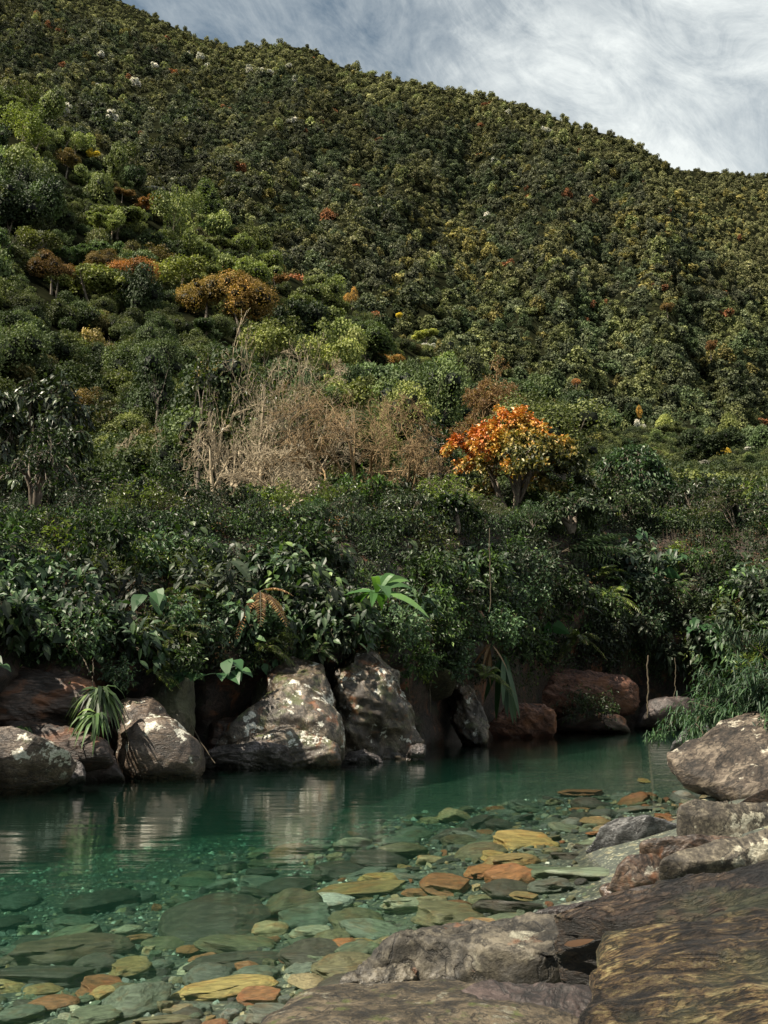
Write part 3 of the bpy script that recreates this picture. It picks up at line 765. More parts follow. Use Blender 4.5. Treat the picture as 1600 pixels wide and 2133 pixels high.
def base_and_size(px, pytop, w, d, basepy=1090):
    b = atY(px, basepy, d); t = atY(px, pytop, d); return b, t[2]-b[2], w*d/F
# bare trees
def bare_tree(px, pytop, w, d, seed, label, stems=3, brown=False, lean=0., leafy=0, lmat='yel', basepy=1085, dense=1.0):
    rng = np.random.default_rng(seed); b, h, ww = base_and_size(px, pytop, w, d, basepy)
    dirs = np.stack([rng.normal(size=stems)*.6+lean, rng.normal(size=stems)*.5, np.full(stems, .9)], 1)
    br = grow(np.zeros((stems, 3))+rng.normal(size=(stems, 3))*np.array([.25, .25, 0]), dirs, 5.5, .15, [
        dict(n=5, len=.66, rad=.62, angle=.85, up=.03, wander=.2, t0=.15),
        dict(n=5, len=.60, rad=.58, angle=.8, up=.06, wander=.24, t0=.2),
        dict(n=int(6*dense), len=.52, rad=.55, angle=.75, up=.10, wander=.24, t0=.15, k=4),
        dict(n=int(6*dense), len=.55, rad=.55, angle=.7, up=.06, wander=.25, t0=.15, k=4)], rng, 8)
    br = dome(fit(br, ww, h*1.05), ww, h*1.08, .45, .5)
    tm = branch_mb(br[:4], minr=.011)
    e = link('bare_tree', None, b); tag(e, label, 'tree')
    link('trunk', tm.data('trunk', [G['twig' if brown else 'palebark']], True), parent=e)
    tw = MB(); V, Q = tubes(br[4][0], np.maximum(br[4][1], .0065), 3); tw.add(V, Q, .5)
    link('twigs', tw.data('twigs', [G['twig' if brown else 'palebark']]), parent=e)
    if leafy:
        link('leaves', twig_leaves(br, leafy, .22, .09, rng).data('leaves', [G[lmat]]), parent=e)
    return e
bare_tree(525, 690, 300, 50, 1, 'tall bare tree with pale stems and some yellow leaves, left of the bare group', stems=4, leafy=1, dense=.7)
bare_tree(630, 735, 340, 52, 2, 'bare tree with whitish tangled branches in the middle of the bare group', stems=3)
bare_tree(750, 770, 390, 49, 3, 'wide bare tree with dense reddish brown twigs, right of the bare group', stems=4, brown=True, lean=.12, dense=1.3)
bare_tree(455, 870, 170, 46, 4, 'low bare tree with pale crooked branches leaning left', stems=3, lean=-.4)
bare_tree(840, 905, 190, 46, 5, 'low spreading bare tree with brown twigs reaching toward the orange tree', stems=4, brown=True, lean=.2)
bare_tree(590, 930, 260, 44, 15, 'low bare shrub of pale twigs in front of the tall bare trees', stems=5)
bare_tree(292, 870, 120, 70, 6, 'small grey bare tree behind the bank at left', stems=3, basepy=1040)
bare_tree(1032, 762, 175, 92, 7, 'domed bare tree with rust brown twigs above the orange tree', stems=3, brown=True, basepy=985, leafy=5, lmat='dry', dense=1.3)

def leafy_tree(px, pytop, w, d, seed, label, mat, n_per=5, L=.28, W=.13, stems=2, k=1, prof='ellip', bark='bark', basepy=1090, name='broadleaf_tree', up=.06, colour=None, lv=(5,5,5), down=.3):
    rng = np.random.default_rng(seed); b, h, ww = base_and_size(px, pytop, w, d, basepy)
    dirs = np.stack([rng.normal(size=stems)*.3, rng.normal(size=stems)*.3, np.full(stems, 1.)], 1)
    br = grow(np.zeros((stems, 3)), dirs, 4.5, .14, [
        dict(n=lv[0], len=.62, rad=.6, angle=.8, up=up, wander=.16, t0=.25), dict(n=lv[1], len=.55, rad=.55, angle=.85, up=up, wander=.2, t0=.3),
        dict(n=lv[2], len=.5, rad=.5, angle=.8, up=up, wander=.2, t0=.3, k=4)], rng, 7)
    br = dome(fit(br, ww*.94, h*1.05), ww, h*1.02)
    cr = twig_leaves(br, n_per, L, W, rng, k=k, prof=prof, a=(lambda P: colour(P, ww, h, rng)) if colour else None, down=down)
    return tree_obj(name, label, b, branch_mb(br, minr=.012), cr, G[bark], G[mat] if isinstance(mat, str) else mat)
leafy_tree(60, 775, 250, 36, 21, 'tall dark tree with glossy drooping leaves at the left edge', 'darkleaf', 9, .34, .13, 3, k=2, lv=(6,6,5), down=.5)
leafy_tree(125, 895, 180, 34, 22, 'lower dark tree with layered drooping leaves beside the tall one', 'darkleaf', 8, .32, .13, 2, k=2, lv=(6,6,4), down=.5)
leafy_tree(70, 885, 170, 31, 23, 'green thin leaved tree in front of the dark left trees', 'shrub', 5, .16, .07, 3)
leafy_tree(240, 990, 190, 46, 29, 'olive shrubby tree on the bank top between left trees and bare trees', 'shrub', 6, .22, .10, 4)
leafy_tree(900, 872, 150, 56, 24, 'round dark green tree standing left of the orange tree', 'shrub', 8, .26, .12, 2)
leafy_tree(1318, 925, 150, 52, 25, 'green tree with pale glossy leaves right of the orange tree', 'teal', 10, .26, .12, 3, lv=(6,6,4))
leafy_tree(1230, 990, 130, 50, 26, 'dark green tree in the shade directly right of the orange tree', 'shrub', 8, .26, .12, 2)
leafy_tree(410, 720, 60, 62, 30, 'thin tree with yellow green top behind the tall bare tree', 'yel', 5, .26, .12, 1, basepy=1060)
def orange_colour(P, w, h, rng):
    x = P[:, 0]/w*2; z = P[:, 2]/h
    s = .50+.55*(z-.55)-.02*x+.45*fbm(P*.8, 3, 5)+rng.normal(size=len(P))*.10-.15*np.clip(x-.1, 0, 1)*(z < .7)
    s = np.where((z > .72), s+.16, s); s = np.where((x < -.35) & (z > .4), s+.16, s)
    return np.clip(s, 0, 1)
leafy_tree(1068, 866, 315, 47, 27, 'orange and yellow flowering tree with dark green lower branches, the brightest on the bank', 'hero', 30, .20, .13, 5, colour=orange_colour, name='orange_tree', lv=(6,6,5))
leafy_tree(330, 1015, 120, 31, 51, 'small dark tree leaning out from the bank top left of the bare trees', 'dark', 7, .24, .10, 2, basepy=1110)
leafy_tree(950, 1030, 110, 34, 52, 'small bright green tree on the bank edge below the gap left of the orange tree', 'shrub', 7, .24, .10, 2, basepy=1110)
leafy_tree(1560, 1000, 130, 46, 54, 'small dark tree at the right edge of the bank top', 'dark', 7, .26, .11, 2, basepy=1110)
leafy_tree(1190, 1030, 140, 42, 55, 'low dark green tree just under the right side of the orange tree', 'dark', 7, .26, .11, 3, basepy=1110)
rs = np.random.default_rng(505); sprot = []
for q, (mt, wd, L, W) in enumerate([('dark', 'dark leaved', .26, .11), ('shrub', 'green', .22, .10), ('yel', 'yellow green', .20, .08), ('darkleaf', 'glossy leaved', .30, .12), ('teal', 'bluish green', .22, .10)]):
    r2 = np.random.default_rng(620+q)
    br = grow(np.zeros((3, 3)), np.stack([r2.normal(size=3)*.4, r2.normal(size=3)*.4, np.full(3, 1.)], 1), 2.4, .06, [dict(n=5, len=.62, rad=.6, angle=.85, up=.05, wander=.2, t0=.2), dict(n=5, len=.55, rad=.6, angle=.8, up=.03, wander=.22, t0=.2), dict(n=4, len=.5, rad=.6, angle=.8, up=.0, wander=.2, t0=.2, k=4)], r2, 6)
    br = dome(fit(br, 4.4, 3.6), 4.4, 3.6, .5, .8)
    sprot.append((branch_mb(br, minr=.008).data('trunk', [G['bark']], True), twig_leaves(br, 5, L, W, r2, down=.3).data('crown', [G[mt]]), wd))
TT = [(20,1035,27),(165,1020,29),(250,1045,27),(345,1035,30),(440,1050,28),(545,1040,30),(650,1050,29),(735,1035,31),(850,1025,33),(925,1000,37),(1010,1045,36),(1110,1050,40),(1215,1030,45),(1290,1020,48),(1370,1010,50),(1455,1000,50),(1530,1020,46),(1610,1010,44),(330,985,40),(700,1010,42),(820,985,46)]
for q, (px, pt, d) in enumerate(TT):
    sm, cm, wd = sprot[int(rs.integers(0, 5))]; b = atY(px, 1100, d); t = atY(px, pt-12, d); s = (t[2]-b[2])/3.6
    zone = 'left' if px < 500 else ('middle' if px < 1050 else 'right')
    e = link('small_tree', None, b, rz=rs.uniform(0, 6), sc=(s*rs.uniform(.9, 1.3), s, s)); tag(e, f'small {wd} tree on the edge of the bank top, {zone}', 'tree', f'small {wd} trees on the bank edge, {zone}')
    link('trunk', sm, parent=e); link('crown', cm, parent=e)
# low bushes hiding the foot of the trees
rng = np.random.default_rng(77)
BK = [('dark', 'dark leaved bush', .2, .09), ('shrub', 'green leafy bush', .2, .09), ('yel', 'yellow green bush', .15, .06)]
bproto = []
for q, (mt, wd, L, W) in enumerate(BK):
    r2 = np.random.default_rng(500+q)
    br = grow(np.zeros((6, 3)), np.stack([r2.normal(size=6)*.6, r2.normal(size=6)*.6, np.full(6, 1.)], 1), 1.3, .03, [dict(n=5, len=.6, rad=.6, angle=.7, up=.05, wander=.2, t0=.2), dict(n=5, len=.5, rad=.6, angle=.7, up=.02, wander=.2, t0=.2, k=4)], r2, 5)
    bproto.append((branch_mb(br, minr=.006).data('stems', [G['bark']]), twig_leaves(br, 8, L, W, r2).data('foliage', [G[mt]]), wd))
for q in range(30):
    px = -30+q*56+rng.uniform(-12, 12); d = itp(px, YW)+rng.uniform(9.5, 22); k = int(rng.choice(3, p=[.45, .35, .2]))
    b = atY(px, 1092, d); sm, fm, wd = bproto[k]
    zone = 'left' if px < 500 else ('middle' if px < 1050 else 'right')
    e = link('bush', None, b, rz=rng.uniform(0, 6), sc=rng.uniform(.45, .85)*d/30)
    tag(e, f'{wd} on the top of the bank at the foot of the {zone} trees', 'bush', f'{wd}es on the bank top, {zone}')
    link('stems', sm, parent=e); link('foliage', fm, parent=e)
# ------------------------------------------------------------------ rocks
_ICO = {}
def ico(sub):
    if sub not in _ICO:
        bm = bmesh.new(); bmesh.ops.create_icosphere(bm, subdivisions=sub, radius=1)
        _ICO[sub] = (np.array([v.co[:] for v in bm.verts]), np.array([[v.index for v in f.verts] for f in bm.faces])); bm.free()
    return _ICO[sub]
def vnorm(V, Fc):
    n = np.cross(V[Fc[:, 1]]-V[Fc[:, 0]], V[Fc[:, 2]]-V[Fc[:, 0]]); N = np.zeros_like(V)
    for k in range(3): np.add.at(N, Fc[:, k], n)
    return nrm(N)
def outline_rock(name, pts, Ytop, Ybot, T, mat, label, cat='rock', group=None, T2=None, sub=5, cuts=5, namp=.05, nscale=1.6, ramp_=0.0,
                 st=(1,1,1), e=.75, seed=0, fine=.012, zt=None, zb=None, cutd=(.55,.85), smooth=True, rotst=0., octr=5):
    """closed stone whose outline, laid in a (tilted) plane of the place, follows pts; T / T2 thickness front / back"""
    pts = np.array(pts, float); c = pts.mean(0); rng = np.random.default_rng(seed+900)
    top, bot = pts[:, 1].min(), pts[:, 1].max()
    if zt is not None: Ytop = atZ(c[0], top, zt)[1]
    if zb is not None: Ybot = atZ(c[0], bot, zb)[1]
    q1 = atY(c[0], top, Ytop); q0 = atY(c[0], bot, Ybot)
    q0[0] = 0; q1[0] = 0; au = nrm(q1-q0); ax = np.array([1., 0, 0]); nf = np.cross(ax, au)
    cam0 = np.array([0, 0, H])
    def hit(px, py):
        r = ray(px, py); t = np.dot(q0-cam0, nf)/np.dot(r, nf); return cam0+r*t
    Wp = np.array([hit(*p) for p in pts]); C = Wp.mean(0)
    L2 = np.stack([(Wp-C)@ax, (Wp-C)@au], 1)
    th = np.linspace(-pi, pi, 361); Rr = np.zeros(361)
    A = L2; B = np.roll(L2, -1, 0)
    for k, t in enumerate(th):
        d = np.array([cos(t), sin(t)]); den = d[0]*(B-A)[:, 1]-d[1]*(B-A)[:, 0]
        den = np.where(abs(den) < 1e-9, 1e-9, den)
        tt = (A[:, 0]*(B-A)[:, 1]-A[:, 1]*(B-A)[:, 0])/den; u = (A[:, 0]*d[1]-A[:, 1]*d[0])/den
        ok = (tt > 0) & (u >= -1e-6) & (u <= 1+1e-6); Rr[k] = tt[ok].max() if ok.any() else .1
    Rr = np.convolve(np.concatenate([Rr[-7:-1], Rr, Rr[1:7]]), np.ones(5)/5, 'same')[6:-6]
    V, Fc = ico(sub); V = V.copy()
    for k in range(cuts):
        n = nrm(np.array([rng.normal(), rng.normal()+.3, abs(rng.normal())+.3])); dd = rng.uniform(*cutd)
        h = V@n-dd; V -= np.outer(np.maximum(h, 0)*.92, n)
    rho = np.hypot(V[:, 0], V[:, 1]); tha = np.arctan2(V[:, 1], V[:, 0]); R = np.interp(tha, th, Rr)
    z = V[:, 2]; zz = np.sign(z)*np.abs(z)**e
    T2 = T if T2 is None else T2
    size = float(np.sqrt(Rr.mean()**2))
    P = np.outer(R*rho*np.cos(tha), ax)+np.outer(R*rho*np.sin(tha), au)+np.outer(np.where(zz > 0, zz*T, zz*T2), nf)
    N = vnorm(P, Fc); cr, sr_ = cos(rotst), sin(rotst)
    Q = np.stack([P@ax, P@au, P@nf], 1)/size*nscale; Q = np.stack([Q[:, 0]*cr+Q[:, 1]*sr_, -Q[:, 0]*sr_+Q[:, 1]*cr, Q[:, 2]], 1)*np.array([st[0], st[2], st[1]])
    Q = Q@np.array([[.36,.48,-.8],[-.8,.6,0],[.48,.64,.6]])+seed*3.7
    a = namp*size*fbm(Q, 5, seed+1)*1.6
    if ramp_: a = a+ramp_*size*(ridged(Q*1.7, octr, seed+5)-.2)
    a = a+fine*size*(ridged(Q*7, 3, seed+9))
    P = P+N*a[:, None]
    bb = np.array([pts.min(0), pts.max(0)])
    for it in range(4):                     # keep the stone at the size it has in the place
        W_ = P+C-cam0; yc = W_[:, 1]*CP+W_[:, 2]*SP; ok = yc > .3; yc = np.maximum(yc, .3)
        u = CX+F*W_[:, 0]/yc; w = CY-F*(-W_[:, 1]*SP+W_[:, 2]*CP)/yc
        g = np.array([[u[ok].min(), w[ok].min()], [u[ok].max(), w[ok].max()]])
        sx_, sy_ = np.clip((bb[1]-bb[0])/(g[1]-g[0]), .6, 1.5)
        offr, offl, offb = bb[1][0] > 1640, bb[0][0] < -40, bb[1][1] > 2180
        if offr or offl: sx_ = 1.
        if offb: sy_ = 1.
        P = P+np.outer(P@ax*(sx_-1), ax)+np.outer(P@au*(sy_-1), au)
        dpx = ((bb[0]+bb[1])-(g[0]+g[1]))/2
        if offr: dpx[0] = bb[0][0]-g[0][0]
        if offl: dpx[0] = bb[1][0]-g[1][0]
        if offb: dpx[1] = bb[0][1]-g[0][1]
        n_c = np.dot(C-cam0, np.array([0, CP, SP]))
        C = C+ax*dpx[0]*n_c/F*.9-au*dpx[1]*n_c/F/max(.25, abs(np.dot(au, np.array([0, -SP, CP]))))*.7
    o = link(name, mesh(name, P, Fc, [mat], smooth), C)
    tag(o, label, cat, group)
    return o
R_ = {}
R_['lich'] = rockmat('lichen boulder', (.014,.009,.006), (.052,.034,.023), (.135,.10,.072), 1.6, lichen=.30, lscale=5.0, lcol=(.6,.58,.52), moss=.15, stretch=(1,1,2), bump=.8, rough=.5)
R_['lich2'] = rockmat('pale cliff stone', (.035,.026,.02), (.030,.021,.013), (.14,.11,.078), 1.8, lichen=.26, lscale=5.0, lcol=(.55,.54,.50), moss=.3, rough=.42, stretch=(1.6,1,.8), rot=(0,.6,0), bump=.8, rust=.2)
R_['moss'] = rockmat('mossy cliff stone', (.012,.011,.006), (.035,.03,.015), (.08,.07,.04), 1.2, moss=.65, mcol=(.035,.04,.012), bump=.8)
R_['ledge'] = rockmat('dark brown ledge', (.012,.008,.006), (.04,.025,.018), (.10,.065,.05), 1.2, stretch=(.5,1,2.4), bump=.9, rust=.4, rough=.5)
R_['wet'] = rockmat('wet dark ledge', (.012,.010,.009), (.045,.035,.03), (.14,.12,.12), 1.6, stretch=(1.5,1,1.5), rot=(0,.7,0), bump=1, rough=.38)
R_['red'] = rockmat('reddish bank rock', (.03,.012,.008), (.085,.035,.022), (.17,.085,.055), 1.0, stretch=(.8,1,1.6), rot=(0,-.4,0), bump=1, rust=.3)
R_['grey'] = rockmat('grey wet slate', (.012,.011,.011), (.042,.041,.041), (.14,.14,.14), 3.0, stretch=(1,1.6,2), bump=.7, rough=.42, bdist=.02)
R_['slab'] = rockmat('lichened slab', (.007,.006,.004), (.030,.025,.018), (.105,.09,.065), 2.3, lichen=.18, lscale=5, lcol=(.22,.21,.17), stretch=(1,1,1), rot=(0,0,.6), bump=.9, rust=.1, bdist=.03, grain=9)
R_['low'] = rockmat('brown grey stone', (.008,.006,.004), (.034,.026,.016), (.10,.078,.05), 5.5, lichen=.05, lscale=14, lcol=(.15,.14,.11), bump=.8, moss=.12, rust=.0, bdist=.03, grain=7, rough=.6)
R_['block'] = rockmat('rust brown block', (.010,.006,.004), (.042,.025,.016), (.12,.085,.060), 2.6, lichen=.10, lscale=7, lcol=(.4,.38,.33), stretch=(1,1,1.6), bump=.7, rust=.35, rough=.55, bdist=.02)
R_['pale'] = rockmat('pale lichened block', (.014,.011,.008), (.055,.045,.032), (.18,.155,.11), 2.6, lichen=.45, lscale=8, lcol=(.34,.32,.26), bump=.8, bdist=.02)
R_['dark'] = rockmat('black brown stone', (.008,.006,.006), (.026,.018,.016), (.07,.05,.045), 2.5, bump=.8, rough=.62, bdist=.03)
R_['bould'] = rockmat('brown grained boulder', (.010,.007,.005), (.042,.030,.021), (.145,.115,.085), 1.7, lichen=.15, lscale=6, lcol=(.36,.33,.28), stretch=(.7,1,2.6), rot=(0,.55,0), bump=1, bdist=.05, grain=8)
def stratamat(name, stops, rotz, sx):
    m, nt = newmat(name)
    tc = N_(nt, 'ShaderNodeTexCoord'); m0 = N_(nt, 'ShaderNodeMapping'); L_(nt, tc.outputs['Object'], m0.inputs[0]); m0.inputs['Rotation'].default_value = rotz
    mp = N_(nt, 'ShaderNodeMapping'); L_(nt, m0.outputs[0], mp.inputs[0]); mp.inputs['Scale'].default_value = sx
    w = noise(nt, 1.1, 3, .5, tc.outputs['Object'])
    va = N_(nt, 'ShaderNodeVectorMath', operation='ADD'); L_(nt, mp.outputs[0], va.inputs[0])
    cb = N_(nt, 'ShaderNodeCombineXYZ'); ww = mth(nt, 'MULTIPLY', w, 1.5); L_(nt, ww, cb.inputs[1]); L_(nt, ww, cb.inputs[2]); L_(nt, cb.outputs[0], va.inputs[1])
    n1 = noise(nt, 2.4, 10, .72, va.outputs[0], .3); n2 = noise(nt, 14, 6, .7, va.outputs[0]); n3 = noise(nt, 2.2, 5, .6, tc.outputs['Object'])
    m2 = N_(nt, 'ShaderNodeMapping'); L_(nt, va.outputs[0], m2.inputs[0]); m2.inputs['Scale'].default_value = (1.6, 1.6, 1.6)
    ck = mth(nt, 'ABSOLUTE', mth(nt, 'SUBTRACT', noise(nt, 1.6, 8, .62, m2.outputs[0], .5), .5))
    cf = ramp(nt, ck, [(.0, .12), (.015, .5), (.045, 1.)])
    s = mth(nt, 'ADD', mth(nt, 'MULTIPLY', n1, .62), mth(nt, 'MULTIPLY', n2, .38))
    col = mixc(nt, 1., ramp(nt, s, stops), cf, 'MULTIPLY'); s = mth(nt, 'ADD', s, mth(nt, 'MULTIPLY', cf, .25))
    n4 = noise(nt, 1.3, 6, .65, m0.outputs[0], .6)
    col = mixc(nt, 1., col, ramp(nt, n4, [(.42, (.16, .11, .08)), (.53, (1.4, 1.3, 1.1))]), 'MULTIPLY')
    g = ramp(nt, n3, [(.50, 0.), (.62, .4)]); col = mixc(nt, g, col, mixc(nt, n2, (.015,.02,.008), (.10,.115,.05)))
    b = N_(nt, 'ShaderNodeBsdfPrincipled', i_Roughness=.55); L_(nt, col, b.inputs['Base Color'])
    bp = N_(nt, 'ShaderNodeBump', i_Strength=1.0, i_Distance=.05); L_(nt, s, bp.inputs['Height']); L_(nt, bp.outputs[0], b.inputs['Normal'])
    o = N_(nt, 'ShaderNodeOutputMaterial'); L_(nt, b.outputs[0], o.inputs[0]); return m
R_['strata'] = stratamat('layered schist', [(.40, (.005,.003,.002)), (.46, (.018,.011,.006)), (.52, (.075,.050,.024)), (.585, (.17,.145,.075)), (.68, (.34,.31,.21))], (-.35, 0, -.22), (1.5, 8, 8))
R_['strata2'] = stratamat('brown layered schist', [(.42, (.005,.003,.003)), (.49, (.020,.012,.009)), (.56, (.050,.033,.022)), (.64, (.15,.12,.09))], (-.35, 0, -.42), (1.5, 8, 8))

OR = outline_rock
# left bank boulders
OR('boulder', [(-90,1650),(-90,1560),(-20,1548),(40,1540),(80,1522),(120,1517),(150,1528),(162,1552),(148,1585),(105,1612),(60,1640),(0,1665),(-60,1670)], 16.6, 15.4, .7, R_['lich'], 'low sloping boulder with white lichen at the left edge of the water', 'boulder', sub=6, cuts=4, seed=1)
OR('rock', [(100,1640),(118,1605),(145,1588),(168,1580),(180,1592),(180,1625),(150,1640)], 16.9, 16.6, .25, R_['wet'], 'small wet stone at the waterline between the two lichen boulders', seed=2, cuts=7, ramp_=.06)
OR('boulder', [(262,1640),(246,1585),(236,1530),(228,1482),(240,1458),(268,1450),(315,1462),(352,1488),(378,1522),(398,1552),(424,1574),(428,1605),(415,1640),(340,1645)], 19.2, 18.3, .75, R_['lich'], 'tall rounded boulder with white lichen on its right shoulder, standing in the water', 'boulder', sub=6, cuts=5, seed=3, namp=.07)
OR('boulder', [(285,1480),(300,1445),(335,1418),(380,1404),(405,1415),(408,1500),(395,1560),(360,1560),(320,1520)], 20.4, 20, .5, R_['moss'], 'dark mossy rock leaning behind the tall rounded boulder', 'boulder', seed=4)
OR('rock_ledge', [(-80,1400),(0,1385),(80,1405),(150,1430),(215,1440),(240,1462),(228,1500),(165,1510),(80,1525),(0,1545),(-80,1550)], 19.3, 17.8, .6, R_['ledge'], 'dark reddish brown ledge above the low lichen boulder', 'rock ledge', sub=6, seed=5, ramp_=.06, st=(.6,1,3))
OR('rock_ledge', [(0,1395),(30,1352),(90,1340),(140,1352),(160,1385),(120,1408),(40,1412)], 20.3, 19.6, .5, R_['wet'], 'small grey ledge with a wet sheen under the plants at left', 'rock ledge', seed=6, ramp_=.08)
OR('rock', [(160,1640),(175,1595),(205,1570),(245,1580),(262,1640)], 18.2, 17.7, .3, R_['dark'], 'dark stone low in the gap between the two lichen boulders', seed=7)
OR('boulder', [(430,1612),(470,1582),(520,1552),(545,1500),(538,1420),(562,1385),(600,1366),(650,1376),(692,1400),(704,1440),(700,1500),(715,1545),(720,1585),(700,1608),(560,1618)], 23.2, 20.8, .9, R_['lich2'], 'tall brown boulder with pale patches left of the silvery streaked one', 'boulder', sub=6, cuts=6, seed=8, ramp_=.05, namp=.08)
OR('rock', [(545,1600),(520,1540),(524,1460),(540,1400),(570,1380),(596,1400),(604,1470),(600,1560),(590,1600)], 23, 22.2, .5, R_['moss'], 'dark green mossy rock face against the tall brown boulder', seed=9, namp=.08)
OR('boulder', [(700,1600),(698,1520),(684,1440),(680,1400),(705,1362),(750,1345),(795,1360),(822,1400),(838,1440),(856,1490),(872,1530),(884,1565),(872,1598),(800,1608),(740,1608)], 25.2, 22.4, 1.1, R_['lich2'], 'silvery streaked boulder with a sharp right flank at the dark cave', 'boulder', sub=6, cuts=9, seed=10, ramp_=.09, namp=.09, st=(1.4,1,.7), rotst=.8)
OR('rock_ledge', [(405,1612),(440,1580),(500,1560),(560,1545),(600,1560),(610,1612),(520,1625)], 20.9, 20.3, .5, R_['wet'], 'low wet ledge along the waterline beside the tall brown boulder', 'rock ledge', seed=11, ramp_=.09, st=(.6,1,3), sub=6)
OR('rock_ledge', [(428,1575),(436,1520),(470,1500),(520,1490),(545,1530),(540,1580),(480,1590)], 22.4, 21.8, .5, R_['ledge'], 'dark brown recessed rock in the hollow right of the tall rounded boulder', 'rock ledge', seed=12, ramp_=.08)
OR('rock_ledge', [(455,1612),(490,1570),(540,1535),(590,1500),(640,1500),(690,1540),(712,1575),(712,1612),(600,1622)], 21.6, 20.4, .55, R_['lich2'], 'low sloping outcrop spreading from the foot of the tall brown boulder into the water', 'rock ledge', seed=41, sub=6, cuts=8, ramp_=.06, st=(.6,1,2), rotst=.5)
OR('rock_ledge', [(0,1560),(-60,1500),(20,1500),(100,1500),(160,1520),(240,1560),(240,1600),(100,1610)], 18.0, 17.4, .4, R_['ledge'], 'brown rock filling the hollow behind the low sloping boulder', 'rock ledge', seed=42, ramp_=.08)
OR('rock', [(700,1605),(722,1570),(760,1560),(790,1575),(800,1605)], 22.3, 22, .3, R_['wet'], 'wet stone at the waterline under the silvery boulder', seed=13, ramp_=.1)
OR('rock', [(845,1580),(852,1558),(872,1548),(888,1558),(886,1580)], 23.2, 23, .2, R_['wet'], 'small wet stone standing off the tip of the silvery boulder', seed=14, ramp_=.08)
OR('boulder', [(990,1570),(962,1540),(938,1500),(942,1465),(915,1440),(912,1418),(945,1408),(985,1425),(1008,1455),(1016,1500),(1021,1545),(1015,1570)], 29.8, 28.6, .9, R_['lich2'], 'pale fractured boulder on the right side of the dark cave', 'boulder', sub=6, cuts=12, seed=15, ramp_=.10, cutd=(.4,.75), namp=.09)
OR('rock_ledge', [(812,1440),(815,1405),(870,1398),(930,1405),(950,1425),(940,1450),(880,1448)], 28.5, 28, .8, R_['moss'], 'mossy overhanging rock forming the roof of the dark cave', 'rock ledge', seed=16, namp=.1)
OR('rock_ledge', [(1012,1560),(1014,1500),(1035,1480),(1070,1490),(1110,1470),(1150,1475),(1160,1530),(1100,1555)], 34, 32.3, 1.0, R_['red'], 'reddish brown eroded rocks at the waterline right of the fractured boulder', 'rock ledge', seed=17, ramp_=.12, sub=6, cuts=8)
OR('rock_ledge', [(1060,1480),(1080,1420),(1110,1395),(1180,1400),(1250,1420),(1310,1455),(1335,1500),(1250,1500),(1150,1495)], 41.5, 38, 1.0, R_['red'], 'dark red slope of broken rock under the hanging plants at the far bend', 'rock ledge', seed=18, ramp_=.10, sub=6, cuts=6, st=(.5,1,2.5), rotst=-.4)
OR('rock', [(1148,1545),(1146,1495),(1170,1482),(1240,1480),(1305,1480),(1314,1495),(1310,1540)], 37.2, 36.8, 1.2, R_['ledge'], 'long dark block lying at the far waterline', seed=19, cuts=8, cutd=(.5,.7), e=.5)
OR('rock', [(1105,1535),(1110,1520),(1130,1515),(1145,1525),(1146,1536)], 35.2, 35, .3, R_['grey'], 'small grey stone in the water before the long dark block', seed=20)
OR('rock_ledge', [(1320,1535),(1330,1480),(1380,1460),(1450,1450),(1520,1470),(1560,1540)], 40.5, 39.5, 1.2, R_['dark'], 'black rock wall closing the river at the far bend', 'rock ledge', seed=21, ramp_=.06, st=(1,1,2), rotst=-.6)
# right bank
OR('boulder', [(1387,1602),(1420,1590),(1460,1570),(1500,1546),(1550,1518),(1600,1494),(1700,1476),(1860,1520),(1860,1760),(1700,1740),(1620,1705),(1560,1680),(1490,1655),(1430,1632)], 16.5, 13.2, .15, R_['bould'], 'big brown boulder sloping into the water at the right edge', 'boulder', T2=.5, sub=6, cuts=5, seed=22, ramp_=.035, namp=.05, st=(.6,1,2.2), rotst=.5)
OR('rock', [(1395,1570),(1397,1540),(1415,1518),(1445,1498),(1480,1495),(1490,1580),(1440,1582)], 20.6, 20, .5, R_['grey'], 'smooth blue grey rock at the waterline under the bamboo bush', seed=23, cuts=4)
OR('rock', [(1553,1700),(1560,1665),(1585,1640),(1630,1630),(1720,1640),(1720,1720),(1600,1715)], 10.6, 10.2, .35, R_['dark'], 'black rock at the right edge below the big brown boulder', seed=24, cuts=8)
OR('rock', [(1515,1700),(1545,1680),(1600,1670),(1700,1668),(1700,1725),(1570,1722)], 9.9, 9.4, .3, R_['block'], 'reddish brown rock at the right edge just above the pale block', seed=25, cuts=9, cutd=(.45,.75))
OR('rock', [(1220,1763),(1255,1746),(1300,1742),(1340,1722),(1378,1707),(1415,1720),(1448,1724),(1440,1775),(1380,1800),(1300,1796),(1250,1778)], 9.1, 8.0, .16, R_['grey'], 'blue grey wet rock with a pointed left end in the shallows', T2=.4, seed=26, sub=6, cuts=8, ramp_=.04, zt=.30, zb=.02, cutd=(.45,.75))
OR('rock', [(1412,1740),(1448,1706),(1500,1687),(1560,1690),(1650,1698),(1660,1745),(1600,1775),(1520,1785),(1450,1775)], 8.9, 8.0, .22, R_['pale'], 'pale lichened angular block, the lightest stone at the right edge', T2=.4, seed=27, sub=6, cuts=12, cutd=(.4,.7), zt=.48, zb=.36, ramp_=.02, e=.6)
OR('rock', [(1330,1762),(1362,1752),(1400,1772),(1430,1745),(1490,1745),(1560,1765),(1600,1760),(1620,1830),(1520,1845),(1440,1858),(1395,1850),(1375,1805)], 7.9, 7.4, .22, R_['block'], 'dark angular block with a rusty top under the pale block', T2=.35, seed=28, sub=6, cuts=12, cutd=(.4,.72), ramp_=.03, e=.6)
OR('rock', [(1262,1850),(1275,1815),(1300,1790),(1335,1778),(1375,1782),(1400,1805),(1405,1850),(1330,1862)], 7.9, 7.5, .16, R_['block'], 'reddish brown stone between the grey wet rock and the long slab', seed=29, cuts=9, ramp_=.04, cutd=(.5,.8))
